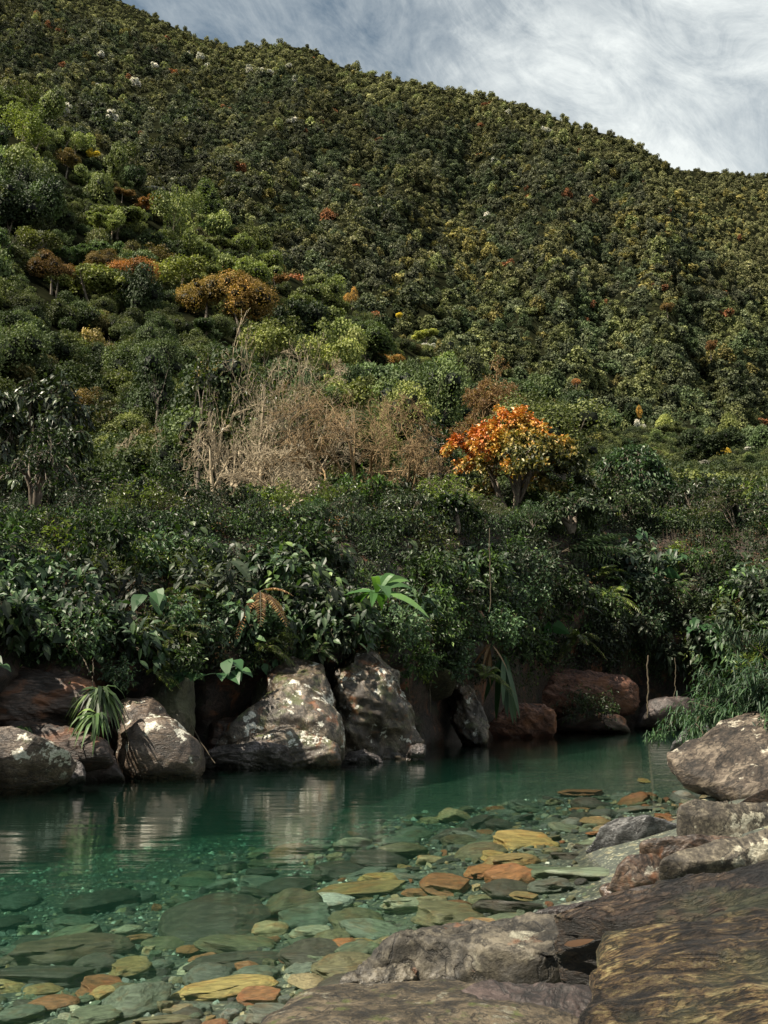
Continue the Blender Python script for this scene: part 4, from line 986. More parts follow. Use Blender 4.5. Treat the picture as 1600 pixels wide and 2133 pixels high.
OR('rock', [(1248,1850),(1262,1838),(1340,1834),(1400,1838),(1450,1850),(1430,1866),(1360,1880),(1300,1886),(1260,1872)], 7.3, 6.7, .07, R_['block'], 'long thin slab lying across the shoreline', zt=.14, zb=.02, seed=30, cuts=5, st=(.5,1,3), e=.5)
OR('rock', [(1280,1895),(1300,1862),(1360,1855),(1430,1850),(1500,1840),(1560,1850),(1560,1900),(1400,1930)], 6.6, 6.3, .15, R_['dark'], 'black stone in the shadow between the long slab and the brown layered rock', seed=36, cuts=6)
OR('rock', [(1100,1922),(1130,1900),(1170,1886),(1215,1880),(1250,1875),(1285,1890),(1300,1915),(1240,1935),(1150,1935)], 6.6, 6.1, .09, R_['dark'], 'low blackish red rock at the edge of the shallows', zt=.12, zb=.0, seed=31, cuts=7, ramp_=.05)
OR('rock', [(1372,1850),(1420,1822),(1480,1800),(1540,1778),(1620,1735),(1760,1700),(1760,1840),(1600,1850),(1450,1870)], 6.6, 6.0, .14, R_['pale'], 'pale slab edge catching light at the top of the layered rocks', seed=32, cuts=8, cutd=(.5,.8), T2=.3, sub=6, ramp_=.02)
OR('layered_rock', [(1150,2080),(1200,2045),(1270,2005),(1340,1968),(1400,1935),(1500,1890),(1600,1840),(1800,1765),(2000,1800),(1950,2100),(1500,2120),(1200,2080)], 5.6, 4.1, .03, R_['strata2'], 'dark brown layered rock behind the big yellow green layered one', T2=.6, seed=33, sub=6, cuts=3, ramp_=.05, st=(.35,1.2,1.9), rotst=.35, octr=3, fine=.0, nscale=2.4)
OR('rock', [(730,2085),(790,2050),(860,2026),(930,2000),(1010,1975),(1080,1952),(1160,1932),(1260,1915),(1330,1905),(1400,1925),(1400,2000),(1330,2090),(1260,2160),(1150,2130),(1000,2085),(880,2070)], 5.7, 4.2, .03, R_['slab'], 'broad lichened slab with a dark cracked front in the foreground', T2=.5, seed=34, sub=6, cuts=8, zt=.30, zb=.28, ramp_=.045, namp=.05, nscale=2.5, cutd=(.6,.9))
OR('rock', [(690,2070),(735,2032),(775,2005),(820,1985),(862,1966),(900,1958),(945,1972),(950,1992),(915,2008),(885,2030),(870,2060),(790,2075)], 5.2, 4.8, .05, R_['slab'], 'small jagged dark and white rock on the left end of the broad slab', zt=.26, zb=.06, seed=35, sub=6, cuts=10, ramp_=.12, cutd=(.45,.75), nscale=2.2)
OR('rock', [(515,2170),(545,2118),(600,2082),(670,2058),(750,2044),(840,2038),(930,2042),(1010,2053),(1090,2064),(1160,2082),(1220,2112),(1270,2180),(1270,2420),(900,2500),(560,2420)], 4.7, 3.0, .07, R_['low'], 'smooth rounded brown grey rock at the bottom edge of the photo', T2=.6, zt=.27, zb=.42, seed=37, sub=6, cuts=3, namp=.03, nscale=2.2, fine=.006, cutd=(.75,.95))
OR('layered_rock', [(1195,2200),(1222,2080),(1232,2010),(1262,1968),(1330,1940),(1400,1928),(1500,1905),(1600,1880),(1800,1830),(2100,1900),(2150,2450),(1700,2600),(1250,2500)], 4.6, 2.9, .05, R_['strata'], 'huge yellow green layered rock filling the bottom right corner', T2=.6, seed=38, sub=7, cuts=2, ramp_=.045, st=(.35,1.2,1.9), rotst=.2, octr=3, nscale=2.4, fine=.0)
OR('rock', [(960,2085),(1040,2050),(1150,2040),(1240,2060),(1300,2130),(1320,2300),(1000,2320)], 4.5, 3.6, .06, R_['dark'], 'dark purplish rock front between the bottom rock and the yellow green layered one', T2=.5, seed=39, sub=6, cuts=6, ramp_=.05)
# fallen leaf on the slab
p = atY(1205, 1997, 4.55)
a_ = MB(); add_leaves(a_, np.array([[-.065, 0, 0]]), np.array([[1., .05, .02]]), np.array([[0, -.25, 1.]]), .13, .055, 6, 'ellip', -.15, .06)
for q in range(5):
    pass
lf = link('fallen_leaf', a_.data('fallen_leaf', [G['dry']]), p+np.array([0, -.02, .06])); tag(lf, 'curled orange brown dead leaf lying on the broad lichened slab', 'leaf')

# ------------------------------------------------------------------ stones under the water
def stonemat():
    m, nt = newmat('river stone')
    tc = N_(nt, 'ShaderNodeTexCoord'); ob = tc.outputs['Object']
    oi = N_(nt, 'ShaderNodeObjectInfo'); va = N_(nt, 'ShaderNodeVectorMath', operation='ADD'); L_(nt, ob, va.inputs[0])
    cb = N_(nt, 'ShaderNodeCombineXYZ'); r = mth(nt, 'MULTIPLY', oi.outputs['Random'], 40); L_(nt, r, cb.inputs[0]); L_(nt, cb.outputs[0], va.inputs[1])
    mp = N_(nt, 'ShaderNodeMapping'); L_(nt, va.outputs[0], mp.inputs[0]); mp.inputs['Scale'].default_value = (1, 3, 4); mp.inputs['Rotation'].default_value = (.2, .1, .3)
    n1 = noise(nt, 2.2, 7, .65, mp.outputs[0], .4); n2 = noise(nt, 1.1, 4, .6, va.outputs[0])
    ti = N_(nt, 'ShaderNodeAttribute', attribute_name='tint', attribute_type='INSTANCER')
    f = ramp(nt, n1, [(.30, .30), (.52, 1.), (.72, 1.65)])
    col = mixc(nt, 1., ti.outputs['Color'], f, 'MULTIPLY')
    rr = ramp(nt, n2, [(.52, 0.), (.64, .55)]); col = mixc(nt, rr, col, mixc(nt, 1., col, (1.0, .55, .3), 'MULTIPLY'))
    b = N_(nt, 'ShaderNodeBsdfPrincipled', i_Roughness=.6); L_(nt, col, b.inputs['Base Color'])
    bp = N_(nt, 'ShaderNodeBump', i_Strength=.5, i_Distance=.06); L_(nt, n1, bp.inputs['Height']); L_(nt, bp.outputs[0], b.inputs['Normal'])
    o = N_(nt, 'ShaderNodeOutputMaterial'); L_(nt, b.outputs[0], o.inputs[0]); return m
M_st = stonemat()
def stone_mesh(seed, kind):
    rng = np.random.default_rng(seed); V, Fc = ico(4); V = V.copy()
    nc = {'slab': 8, 'oval': 3, 'block': 10}[kind]
    for k in range(nc):
        n = rng.normal(size=3); 
        if kind == 'slab': n[2] *= .25
        n = nrm(n); d = rng.uniform(.62, .85) if kind != 'oval' else rng.uniform(.8, .92)
        V -= np.outer(np.maximum(V@n-d, 0)*.95, n)
    if kind == 'slab': V[:, 2] = np.sign(V[:, 2])*np.minimum(np.abs(V[:, 2])*.9, .55)+V[:, 0]*rng.uniform(-.3, .3)+V[:, 1]*rng.uniform(-.2, .2)
    N = vnorm(V, Fc); V = V+N*(.22*fbm(V*1.5+seed, 4, seed)+.035*ridged(V*4, 2, seed))[:, None]
    return mesh('stone', V, Fc, [M_st], True)
SM = {k: [stone_mesh(50+9*q+len(k), k) for q in range(4)] for k in ('slab', 'oval', 'block')}
C_ = dict(dark=(.035,.033,.030), brown=(.085,.058,.036), rust=(.26,.10,.035), orange=(.36,.15,.05), yellow=(.42,.31,.10), gold=(.28,.20,.075), pale=(.38,.38,.27),
          teal=(.10,.135,.105), grey=(.10,.12,.105), olive=(.13,.125,.065), tan=(.34,.27,.15), green=(.11,.15,.095), white=(.6,.62,.55))
placed = []
def stone(px, py, w, h, col, kind, label, group=None, rz=0, th=.30, name='river_stone', lift=.25, hit=None):
    z = -.3
    for _ in range(8):
        p = atZ(px, py, z); z = float(bed_z([p[0]], [p[1]])[0])+.03
    Wd = w*p[1]/F/2*1.08
    dy = max((atZ(px, py-h/2, z)[1]-atZ(px, py+h/2, z)[1])/2*.95, Wd*.35); dy = min(dy, Wd*1.5)
    t = min(Wd, dy)*th*.85
    o = link(name, SM[kind][int(px*3+py) % 4], (p[0], p[1], z+t*lift), rz=rz, sc=(Wd, dy, t))
    if o.location.z+t*.75 > -.02 and z < -.02: o.location.z = -.02-t*.75
    o.rotation_euler = (random.uniform(-.12, .12), random.uniform(-.12, .12), rz)
    o['tint'] = [float(c)*.62+float(g)*.15 for c, g in zip(C_[col], C_['olive'])]; tag(o, label, 'stone', group); placed.append((p[0], p[1], max(Wd, dy)*.75))
    return o
ST = [
 (215,1882,118,50,'dark','oval','dark brown rounded stone under water, upper left of the largest dark one'),
 (445,1928,205,85,'dark','oval','largest dark rounded boulder under the water, left of centre'),
 (130,1990,240,62,'brown','slab','broad rusty brown flat slab under water at lower left'),
 (95,2040,230,46,'dark','slab','black flat slab directly below the broad rusty brown one'),
 (287,1955,50,22,'orange','slab','small bright orange flat stone above the rusty brown slab'),
 (264,1940,58,16,'pale','oval','pale cream oval pebble just above the small bright orange one'),
 (35,1983,64,18,'teal','oval','pale green striped oval stone at the left edge'),
 (394,1981,50,20,'orange','block','small orange yellow stone just left below the largest dark boulder'),
 (505,1976,175,34,'olive','slab','long olive slab tapering left, under the largest dark boulder'),
 (480,2008,180,36,'dark','slab','dark slab lying in front of the long olive slab'),
 (460,2064,200,38,'yellow','slab','long bright yellow slab, the brightest stone at the bottom'),
 (545,2078,90,30,'rust','slab','rusty stone touching the right end of the long bright yellow slab'),
 (268,2018,90,44,'gold','slab','yellow green slanted stone pointing up, right of the rusty brown slab'),
 (208,2062,105,46,'rust','slab','rust brown flat stone left above the long bright yellow slab'),
 (90,2066,72,30,'gold','block','golden stone with an orange side at lower left'),
 (112,2092,90,26,'rust','oval','brownish orange flattened stone under the golden one at lower left'),
 (285,2090,135,74,'teal','block','large turquoise streaked stone left of the long bright yellow slab'),
 (530,2032,92,28,'teal','oval','pale blue green striped oval stone right above the long bright yellow slab'),
 (430,2036,90,34,'grey','oval','dark grey green oval stone left of the pale striped oval'),
 (643,2048,74,38,'tan','block','pale tan rounded stone close to the bottom shore rock'),
 (718,2018,120,50,'olive','oval','wide olive brown stone near the jagged shore rock'),
 (718,1976,64,34,'orange','block','orange rust stone right of centre near the bottom'),
 (880,1956,42,20,'orange','block','small red orange stone, left one of two by the shore slab'),
 (981,1954,42,26,'orange','block','small red orange stone, right one of two by the shore slab'),
 (686,1883,92,24,'white','oval','white blue oval pebble, palest stone in the middle'),
 (760,1857,200,20,'gold','slab','long straight tan plank shaped stone in the middle'),
 (800,1835,96,20,'yellow','slab','bright yellow flat stone just above the plank shaped one'),
 (842,1886,94,34,'pale','slab','pale yellow streaked slab below the plank shaped stone'),
 (904,1879,74,20,'tan','slab','tan flat stone to the right of the pale yellow streaked slab'),
 (933,1846,104,28,'rust','slab','brownish orange pointed slab right of the bright yellow flat stone'),
 (1003,1819,72,20,'orange','slab','small orange flat slab right of centre'),
 (1082,1760,150,24,'yellow','slab','large yellow orange flat slab in the right shallows'),
 (1062,1798,112,24,'gold','slab','golden slab with a dark front below the large yellow orange one'),
 (1030,1788,66,12,'yellow','slab','thin pale yellow stone between the large yellow orange slab and the golden one'),
 (1056,1856,92,62,'dark','oval','dark slate rounded boulder tilted in the right shallows'),
 (926,1912,155,50,'olive','slab','wide dark olive stone under water before the broad shore slab'),
 (742,1922,98,48,'olive','oval','olive grey rounded stone, right of the pale green slab'),
 (628,1918,130,40,'teal','slab','flat dull green slab right of the largest dark boulder'),
 (655,1946,90,26,'pale','slab','pale green gold slab under the flat dull green one'),
 (1012,1926,130,34,'tan','slab','tan flat slab near the low blackish red rock'),
 (598,1853,110,32,'dark','oval','dark oval stone, right one of the row in the middle'),
 (545,1820,60,20,'dark','oval','small blackish stone at the edge of the pebble bed'),
 (700,1818,125,26,'dark','slab','long dark slab at the upper middle of the stone field'),
 (790,1797,110,34,'dark','oval','dark lumpy stone above the bright yellow flat stone'),
 (840,1775,90,26,'olive','oval','olive brown stone above right of the dark lumpy one'),
 (396,1896,64,34,'teal','block','bright turquoise stone touching the top of the largest dark boulder'),
 (1340,1626,28,8,'yellow','slab','tiny yellow stone far out before the big brown boulder'),
 (1215,1652,95,12,'rust','slab','wide rusty slab far out in the shallows'),
 (1400,1702,95,16,'rust','slab','orange brown flat stone in the shallows below the big brown boulder'),
 (1427,1700,26,8,'white','oval','tiny white pebble on the orange brown flat stone'),
 (1204,1686,40,8,'orange','slab','small orange flat stone in the far shallows'),
 (1245,1736,42,12,'orange','slab','small orange stone left of the blue grey wet rock'),
 (1275,1728,72,14,'tan','slab','tan flat stone just above the small orange one near the grey wet rock'),
 (1195,1800,230,70,'green','slab','very large grey green sunken slab beside the reddish shore stones'),
 (1060,1908,110,30,'green','slab','grey green flat stone before the low blackish red rock'),
 (1095,1868,60,10,'gold','slab','thin golden stone below the tilted dark slate boulder'),
 (45,1768,110,12,'teal','slab','long pale green stone far out at the left edge'),
 (20,1925,60,30,'dark','oval','dark stone cut by the left edge above the striped oval'),
 (40,1880,70,24,'grey','oval','grey oval stone at the left edge under the pebble bed'),
 (160,1925,80,20,'teal','slab','flat blue green stone between dark rounded stone and rusty slab'),
 (650,1990,120,60,'dark','oval','dark grey rounded stone between the olive slab and the orange rust stone'),
 (560,2110,120,40,'grey','slab','dark grey slab at the tip of the bottom shore rock'),
 (330,2130,120,30,'olive','slab','olive slab at the very bottom left of centre'),
 (190,2120,110,34,'green','slab','grey green slab at the bottom left'),
 (40,2115,90,30,'teal','oval','dull teal stone in the bottom left corner'),
 (870,2010,90,40,'dark','oval','dark stone right under the jagged shore rock'),
 (1150,1845,90,30,'grey','slab','grey slab between tilted dark slate boulder and reddish shore stone'),
]
for s in ST: stone(*s[:7], rz=((s[0]*7+s[1]*3) % 50-25)/100., th=.36 if s[1] > 1740 else .16)
rng = np.random.default_rng(99); cl = ['dark','grey','green','olive','tan','gold','rust','teal','pale']
word = dict(dark='blackish', grey='dark grey', green='grey green', olive='olive brown', tan='tan', gold='golden', rust='rusty brown', teal='blue green', pale='pale')
tries = 0; cnt = 0
while cnt < 232 and tries < 9000:
    tries += 1
    x = rng.uniform(-4.6, 6.5); y = rng.uniform(4.9, 17) if rng.random() < .7 else rng.uniform(4.9, 9)
    d = float(shore_d(np.array([x]), np.array([y]))[0])
    lim = 3.6 if y < 8.5 else 5.0
    if d < .12 or d > lim: continue
    W = rng.uniform(.05, .24)*(1.3 if y > 8 else .8)
    if any((x-a)**2+(y-b)**2 < (W+r)**2*.34 for a, b, r in placed): continue
    c = np.array([0, 0, H]); v = np.array([x, y, float(bed_z([x], [y])[0])])-c
    yc = v[1]*CP+v[2]*SP; zc = -v[1]*SP+v[2]*CP; px = CX+F*v[0]/yc; py = CY-F*zc/yc
    if px < -40 or px > 1560 or py > 2180: continue
    k = rng.choice(9, p=[.20, .19, .19, .13, .08, .06, .06, .06, .03]); col = cl[k]
    zone = 'at the bottom of the photo' if py > 1990 else ('in the middle shallows' if py > 1820 else 'in the far shallows')
    kind = ('slab', 'oval', 'slab', 'block')[int(rng.integers(0, 4))]
    z = v[2]+c[2]; dy = W*rng.uniform(.55, 1.0)
    t = min(W, dy)*rng.uniform(.3, .6)
    o = link('river_stone', SM[kind][int(rng.integers(0, 4))], (x, y, z+t*.3), rz=rng.uniform(-.6, .6)+(pi if rng.random() < .5 else 0), sc=(W, dy, t))
    if o.location.z+t*.75 > -.015: o.location.z = -.015-t*.75
    o.rotation_euler[0] = rng.uniform(-.25, .25); o.rotation_euler[1] = rng.uniform(-.25, .25)
    o['tint'] = (lambda f: [float(q*f*.8+g*f*.2) for q, g in zip(C_[col], C_['olive'])])(rng.uniform(.55, 1.1))
    tag(o, f'{word[col]} flat stone lying under water {zone}', 'stone', f'{word[col]} stones {zone}'); placed.append((x, y, W)); cnt += 1
print('stones', cnt)
# smaller cobbles between the counted stones
nC = 2600; x = rng.uniform(-5.5, 6.5, nC); y = 4.7+rng.random(nC)*12; d = shore_d(x, y); k = (d > .08) & (d < 3.2+rng.random(nC)*2.5); x, y = x[k], y[k]; nC = len(x)
S = rng.uniform(.018, .055, nC)*(.7+.05*y); z = bed_z(x, y)+S*.25; cc = np.array([C_[q] for q in ('dark','grey','green','olive','tan','rust','teal','pale','gold')])
tn = cc[rng.choice(9, nC, p=[.2,.2,.2,.15,.08,.05,.06,.03,.03])]*rng.uniform(.5, 1.1, (nC, 1))
flat = []
for q in range(4):
    for kd in ('slab', 'oval'):
        m_ = SM[kd][q].copy()
        if kd == 'oval': 
            for v_ in m_.vertices: v_.co.z *= .5
        flat.append(bpy.data.objects.new('cobble source', m_))
k = z < -.03; x, y, z, S, tn = x[k], y[k], z[k], S[k], tn[k]; nC = len(x)
tag(scatter('cobbles', np.stack([x, y, z], 1), S, rng.uniform(0, 6, nC), rng.integers(0, 8, nC), tn, flat, rng.normal(size=(nC, 2))*.15), 'small flat cobbles filling the river bed between the larger stones', 'cobbles', kind='stuff')
# pebbles
n = 17000; x = rng.uniform(-9, 5, n); y = 4.6+rng.random(n)**1.3*13; d = shore_d(x, y); k = (d > .1); x, y, d = x[k], y[k], d[k]
k = rng.random(len(x)) < np.where(d > 1.5, 1, .45); x, y = x[k], y[k]; n = len(x)
z = bed_z(x, y); R = rng.uniform(.010, .030, n)*np.where(rng.random(n) < .07, 2.2, 1)*(.7+.045*y)
base = np.array([[1,0,0],[.35,.9,0],[-.7,.7,0],[-1,-.1,0],[-.4,-.85,0],[.6,-.75,0],[.5,.1,.55],[-.35,.05,.5]])
fc = np.array([[0,1,6],[1,2,6],[2,7,6],[2,3,7],[3,4,7],[4,6,7],[4,5,6],[5,0,6]])
an = rng.uniform(0, 6.3, n); ca, sa = np.cos(an), np.sin(an); ar = rng.uniform(.5, 1, n)
bx_, by_, bz_ = base[:, 0][None], base[:, 1][None]*ar[:, None], base[:, 2][None]
V = np.stack([x[:, None]+(bx_*ca[:, None]-by_*sa[:, None])*R[:, None], y[:, None]+(bx_*sa[:, None]+by_*ca[:, None])*R[:, None], z[:, None]+.004+bz_*R[:, None]+0*bx_], -1).reshape(-1, 3)
Fp = (np.arange(n)[:, None, None]*8+fc[None]).reshape(-1, 3)
def pebmat():
    m, nt = newmat('pebbles'); at = N_(nt, 'ShaderNodeAttribute', attribute_name='rnd')
    col = ramp(nt, at.outputs['Fac'], [(0, (.04,.05,.045)), (.4, (.09,.12,.10)), (.7, (.13,.17,.13)), (.85, (.24,.20,.10)), (.93, (.22,.32,.27)), (1, (.6,.62,.52))])
    b = N_(nt, 'ShaderNodeBsdfPrincipled', i_Roughness=.6); L_(nt, col, b.inputs['Base Color'])
    o = N_(nt, 'ShaderNodeOutputMaterial'); L_(nt, b.outputs[0], o.inputs[0]); return m
pr = np.repeat(rng.random(n), 8); pv = V
if len(pr) == len(V): pr = np.append(pr, 0); Fp = np.vstack([Fp, Fp[-1:]+0]); Fp[-1] = [Fp[-2][0], Fp[-2][1], Fp[-2][2]]
me = mesh('pebbles', V, Fp[:n*8], [pebmat()])
A = me.attributes.new('rnd', 'FLOAT', 'FACE'); A.data.foreach_set('value', pr[:len(me.polygons)].astype(np.float32))
tag(link('pebbles', me), 'small green and white pebbles covering the river bed', 'pebbles', kind='stuff')
# ------------------------------------------------------------------ plants of the bank
def skel_shrub(seed, stems=7, length=1.0, hang=0.):
    r = np.random.default_rng(seed)
    dirs = np.stack([r.normal(size=stems)*.8, r.normal(size=stems)*.5-.3, np.full(stems, .8-hang)], 1)
    return grow(np.zeros((stems, 3)), dirs, length*.75, .014, [dict(n=5, len=.55, rad=.6, angle=.7, up=-.10-hang*.15, wander=.15, t0=.25), dict(n=3, len=.5, rad=.6, angle=.6, up=-.12, wander=.2, t0=.3, k=4)], r, 6)
def shrub_parts(seed, mat, L, W, n_per=6, k=1, prof='ellip', stems=7, length=1., hang=0.):
    br = skel_shrub(seed, stems, length, hang); r = np.random.default_rng(seed+1)
    return [('stems', branch_mb(br, (4,3,3), minr=.004).data('stems', [G['vine']])), ('foliage', twig_leaves(br, n_per, L, W, r, k=k, prof=prof, down=.35).data('foliage', [G[mat]]))]
def rosette(seed, n, L, W, prof, mat, k=6, el=(.3, 1.2), droop=.6, fold=.12, az=None, stalk=0., stem_r=.012, dv=.25):
    """leaves rising from one base, each on a stalk when stalk > 0"""
    r = np.random.default_rng(seed); a = r.uniform(0, 2*pi, n) if az is None else r.uniform(az[0], az[1], n); e = r.uniform(el[0], el[1], n)
    D = np.stack([np.cos(a)*np.cos(e), np.sin(a)*np.cos(e), np.sin(e)], 1); LL = L*r.uniform(1-dv, 1+dv, n)
    P = np.zeros((n, 3))+r.normal(size=(n, 3))*.03; parts = []
    if stalk > 0:
        ts = np.linspace(0, 1, 6)[None, :, None]; ln = (stalk*r.uniform(.5, 1.3, n))[:, None, None]
        PT = P[:, None]+D[:, None]*ts*ln-np.array([0, 0, 1.])*(ts**2)*ln*.25
        V, Q = tubes(PT, np.full((n, 6), stem_r), 4); mb = MB(); mb.add(V, Q, .5); parts.append(('stems', mb.data('stems', [G['big']])))
        P = PT[:, -1]; D = nrm(np.stack([D[:, 0]*1.0, D[:, 1]-.25, -.55*np.ones(n)+r.normal(size=n)*.35], 1))
    up = np.tile([0, -.45, 1.], (n, 1))+r.normal(size=(n, 3))*.25
    mb = MB(); add_leaves(mb, P, D, up, LL, LL*W/L, k, prof, droop, fold, r)
    parts.append(('leaves', mb.data('leaves', [G[mat]])))
    return parts
def frond_parts(seed, n, L, pinL, pinW, mat, npin=22, el=(.2, 1.1), droop=.7, az=None):
    r = np.random.default_rng(seed); a = r.uniform(0, 2*pi, n) if az is None else r.uniform(az[0], az[1], n); e = r.uniform(el[0], el[1], n)
    D = np.stack([np.cos(a)*np.cos(e), np.sin(a)*np.cos(e), np.sin(e)], 1); LL = L*r.uniform(.7, 1.2, n); t = np.linspace(0, 1, 9)
    PT = D[:, None]*(LL[:, None]*t[None])[..., None]-np.array([0, 0, 1.])*(droop*LL[:, None]*t[None]**2.2)[..., None]
    V, Q = tubes(PT, np.linspace(.010, .003, 9)[None]*np.ones((n, 1))*L, 3); mb = MB(); mb.add(V, Q, .3)
    st = mb.data('stalks', [G['vine']])
    tt = np.linspace(.12, .99, npin); ix = tt*7.999; i0 = ix.astype(int); fr = (ix-i0)[None, :, None]
    P = PT[:, i0]*(1-fr)+PT[:, i0+1]*fr; TD = nrm(PT[:, i0+1]-PT[:, i0]); S = nrm(np.cross(TD, np.array([0, 0, 1.])))
    ml = MB()
    for s in (-1, 1):
        DD = nrm(TD*.55+S*s+np.array([0, 0, -.15])+r.normal(size=P.shape)*.06).reshape(-1, 3); PP = P.reshape(-1, 3)
        LN = np.tile(pinL*np.sin(pi*np.clip(tt*.85+.12, 0, 1))**.6, n)
        add_leaves(ml, PP, DD, np.cross(S, TD).reshape(-1, 3)*1., LN, LN*pinW/pinL, 1, fold=.03, droop=.25, rng=r)
    return [('stalks', st), ('fronds', ml.data('fronds', [G[mat]]))]
def vine_parts(seed, n, L, mat, leaf=.09, width=.8, nleaf=14):
    r = np.random.default_rng(seed); k = 8; PT = np.zeros((n, k, 3)); PT[:, 0, 0] = r.uniform(-width/2, width/2, n); PT[:, 0, 1] = r.normal(size=n)*.12
    LL = L*r.uniform(.4, 1.1, n); d = np.tile([0, 0, -1.], (n, 1))
    for j in range(1, k):
        PT[:, j] = PT[:, j-1]+(d+r.normal(size=(n, 3))*np.array([.16, .10, .05]))*(LL/(k-1))[:, None]
    V, Q = tubes(PT, np.full((n, k), .006), 3); mb = MB(); mb.add(V, Q, .4); ps = [('strands', mb.data('strands', [G['vine']]))]
    if nleaf: ps.append(('foliage', twig_leaves([(PT, None)], nleaf, leaf, leaf*.5, r, down=.8).data('foliage', [G[mat]])))
    return ps
def thing(name, parts, p, label, cat, group=None, rx=0., rz=0., sc=1.):
    e = link(name, None, p); e.rotation_euler = (rx, 0, rz); e.scale = (sc,)*3; e.empty_display_size = .2
    for nm, me in parts: link(nm, me, parent=e)
    return tag(e, label, cat, group)
KIND = {
 'shrub': [shrub_parts(1, 'shrub', .17, .08, 6), shrub_parts(2, 'shrub', .13, .06, 8, stems=9)],
 'broad': [shrub_parts(3, 'shrub', .27, .13, 3, 3), shrub_parts(4, 'teal', .25, .11, 3, 3)],
 'teal': [shrub_parts(5, 'teal', .16, .07, 6), shrub_parts(6, 'teal', .10, .06, 8)],
 'yel': [shrub_parts(7, 'yel', .11, .04, 7), shrub_parts(8, 'yel', .14, .05, 6, hang=.4)],
 'dark': [shrub_parts(9, 'dark', .16, .07, 6), shrub_parts(10, 'dark', .24, .10, 4, 2)],
 'fern': [frond_parts(11, 13, .95, .17, .04, 'shrub'), frond_parts(12, 11, 1.1, .20, .045, 'yel')],
 'strap': [rosette(13, 22, .85, .06, 'grass', 'shrub', 5, droop=.9), rosette(14, 18, .7, .09, 'lance', 'dark', 5, droop=.7)],
 'vine': [vine_parts(15, 16, 1.5, 'shrub'), vine_parts(16, 14, 1.3, 'teal'), vine_parts(17, 16, 1.6, 'dark')],
 'ear': [rosette(18, 7, .42, .34, 'heart', 'big', 5, (.4, 1.3), .25, .06, stalk=.5), rosette(19, 5, .36, .30, 'heart', 'big', 5, (.4, 1.3), .25, .06, stalk=.5)],
 'long': [rosette(20, 8, .8, .16, 'banana', 'shrub', 6, droop=.5), rosette(21, 7, .9, .15, 'banana', 'dark', 6, droop=.6)],
}
DESC = {'shrub': ('shrub', 'green leafy shrub', 'shrub'), 'broad': ('shrub', 'broad leaved shrub', 'shrub'), 'teal': ('shrub', 'bluish green shrub', 'shrub'), 'yel': ('shrub', 'yellow green shrub', 'shrub'),
        'dark': ('shrub', 'very dark shrub', 'shrub'), 'fern': ('fern', 'arching fern', 'fern'), 'strap': ('strap_leaf_plant', 'drooping strap leaved plant', 'plant'), 'vine': ('vine', 'hanging leafy vine', 'vine'),
        'ear': ('arum_plant', 'heart shaped leaf plant', 'plant'), 'long': ('broad_leaf_plant', 'long leaved plant', 'plant')}
rng = np.random.default_rng(2024); names = list(KIND); pr0 = np.array([.15,.13,.12,.09,.14,.10,.06,.09,.06,.10]); pr0 = pr0/pr0.sum()
def soilpatch(px, py): return ((px-235)/190)**2+((py-1265)/80)**2 < 1
def bank_at(px, py):
    p0 = pyw(px); return bank_pt(px, (p0-py)/(p0-1076))
seen = 0; tries = 0; spots = []
KEEP = [(345,1250,45),(490,1385,50),(430,1395,40),(75,1215,35),(45,1150,45),(28,1375,45),(1385,1165,50),(1440,1300,60),(790,1210,90),(790,1270,60),(500,1200,50),(1200,1140,75),(1045,1400,60),(965,1275,35),(560,1260,40),(1185,1330,45)]
while seen < 225 and tries < 6000:
    tries += 1
    px = rng.uniform(-50, 1650); py = rng.uniform(1172, 1400)
    low = itp(px, [(0,1360),(150,1370),(300,1380),(500,1385),(560,1370),(700,1350),(800,1350),(880,1390),(1000,1400),(1100,1385),(1300,1380),(1420,1410),(1600,1440)])
    if py > low-10: continue
    if soilpatch(px, py) and rng.random() < .88: continue
    if any((px-a)**2+(py-b)**2 < r*r for a, b, r in KEEP): continue
    if any(abs(a-px) < 26 and abs(b-py) < 20 for a, b in spots): continue
    spots.append((px, py)); p = bank_at(px, py)
    pr = pr0.copy()
    if px < 500: pr[2] *= 2
    if 820 < px < 1230: pr[3] *= 2.5; pr[0] *= 1.8
    if px > 1230: pr[7] *= 2.5; pr[4] *= 1.5
    if py > low-70: pr[7] *= 1.3; pr[5] *= 1.6
    k = names[rng.choice(len(names), p=pr/pr.sum())]; v = int(rng.integers(0, len(KIND[k])))
    nm, ds, ct = DESC[k]
    zone = 'left' if px < 430 else ('middle' if px < 850 else ('right middle' if px < 1230 else 'far right')); row = 'upper' if py < 1180 else ('middle' if py < 1290 else 'lower')
    sc = rng.uniform(.65, 1.15)*(.62+p[1]/60.)*(.8 if k == 'vine' else 1)
    thing(nm, KIND[k][v], p+np.array([0, -.15-(.35 if k in ('fern', 'ear', 'long', 'strap') else 0), .05 if k != 'vine' else .5]), f'{ds} on the {row} part of the bank, {zone}', ct, f'{ds}s, {row} {zone} bank', rx=(.45 if k != 'vine' else 0), rz=(rng.uniform(0, 6.28) if k in ('fern', 'strap', 'ear', 'long') else rng.uniform(-.6, .6)), sc=sc); seen += 1
print('bank plants', seen)
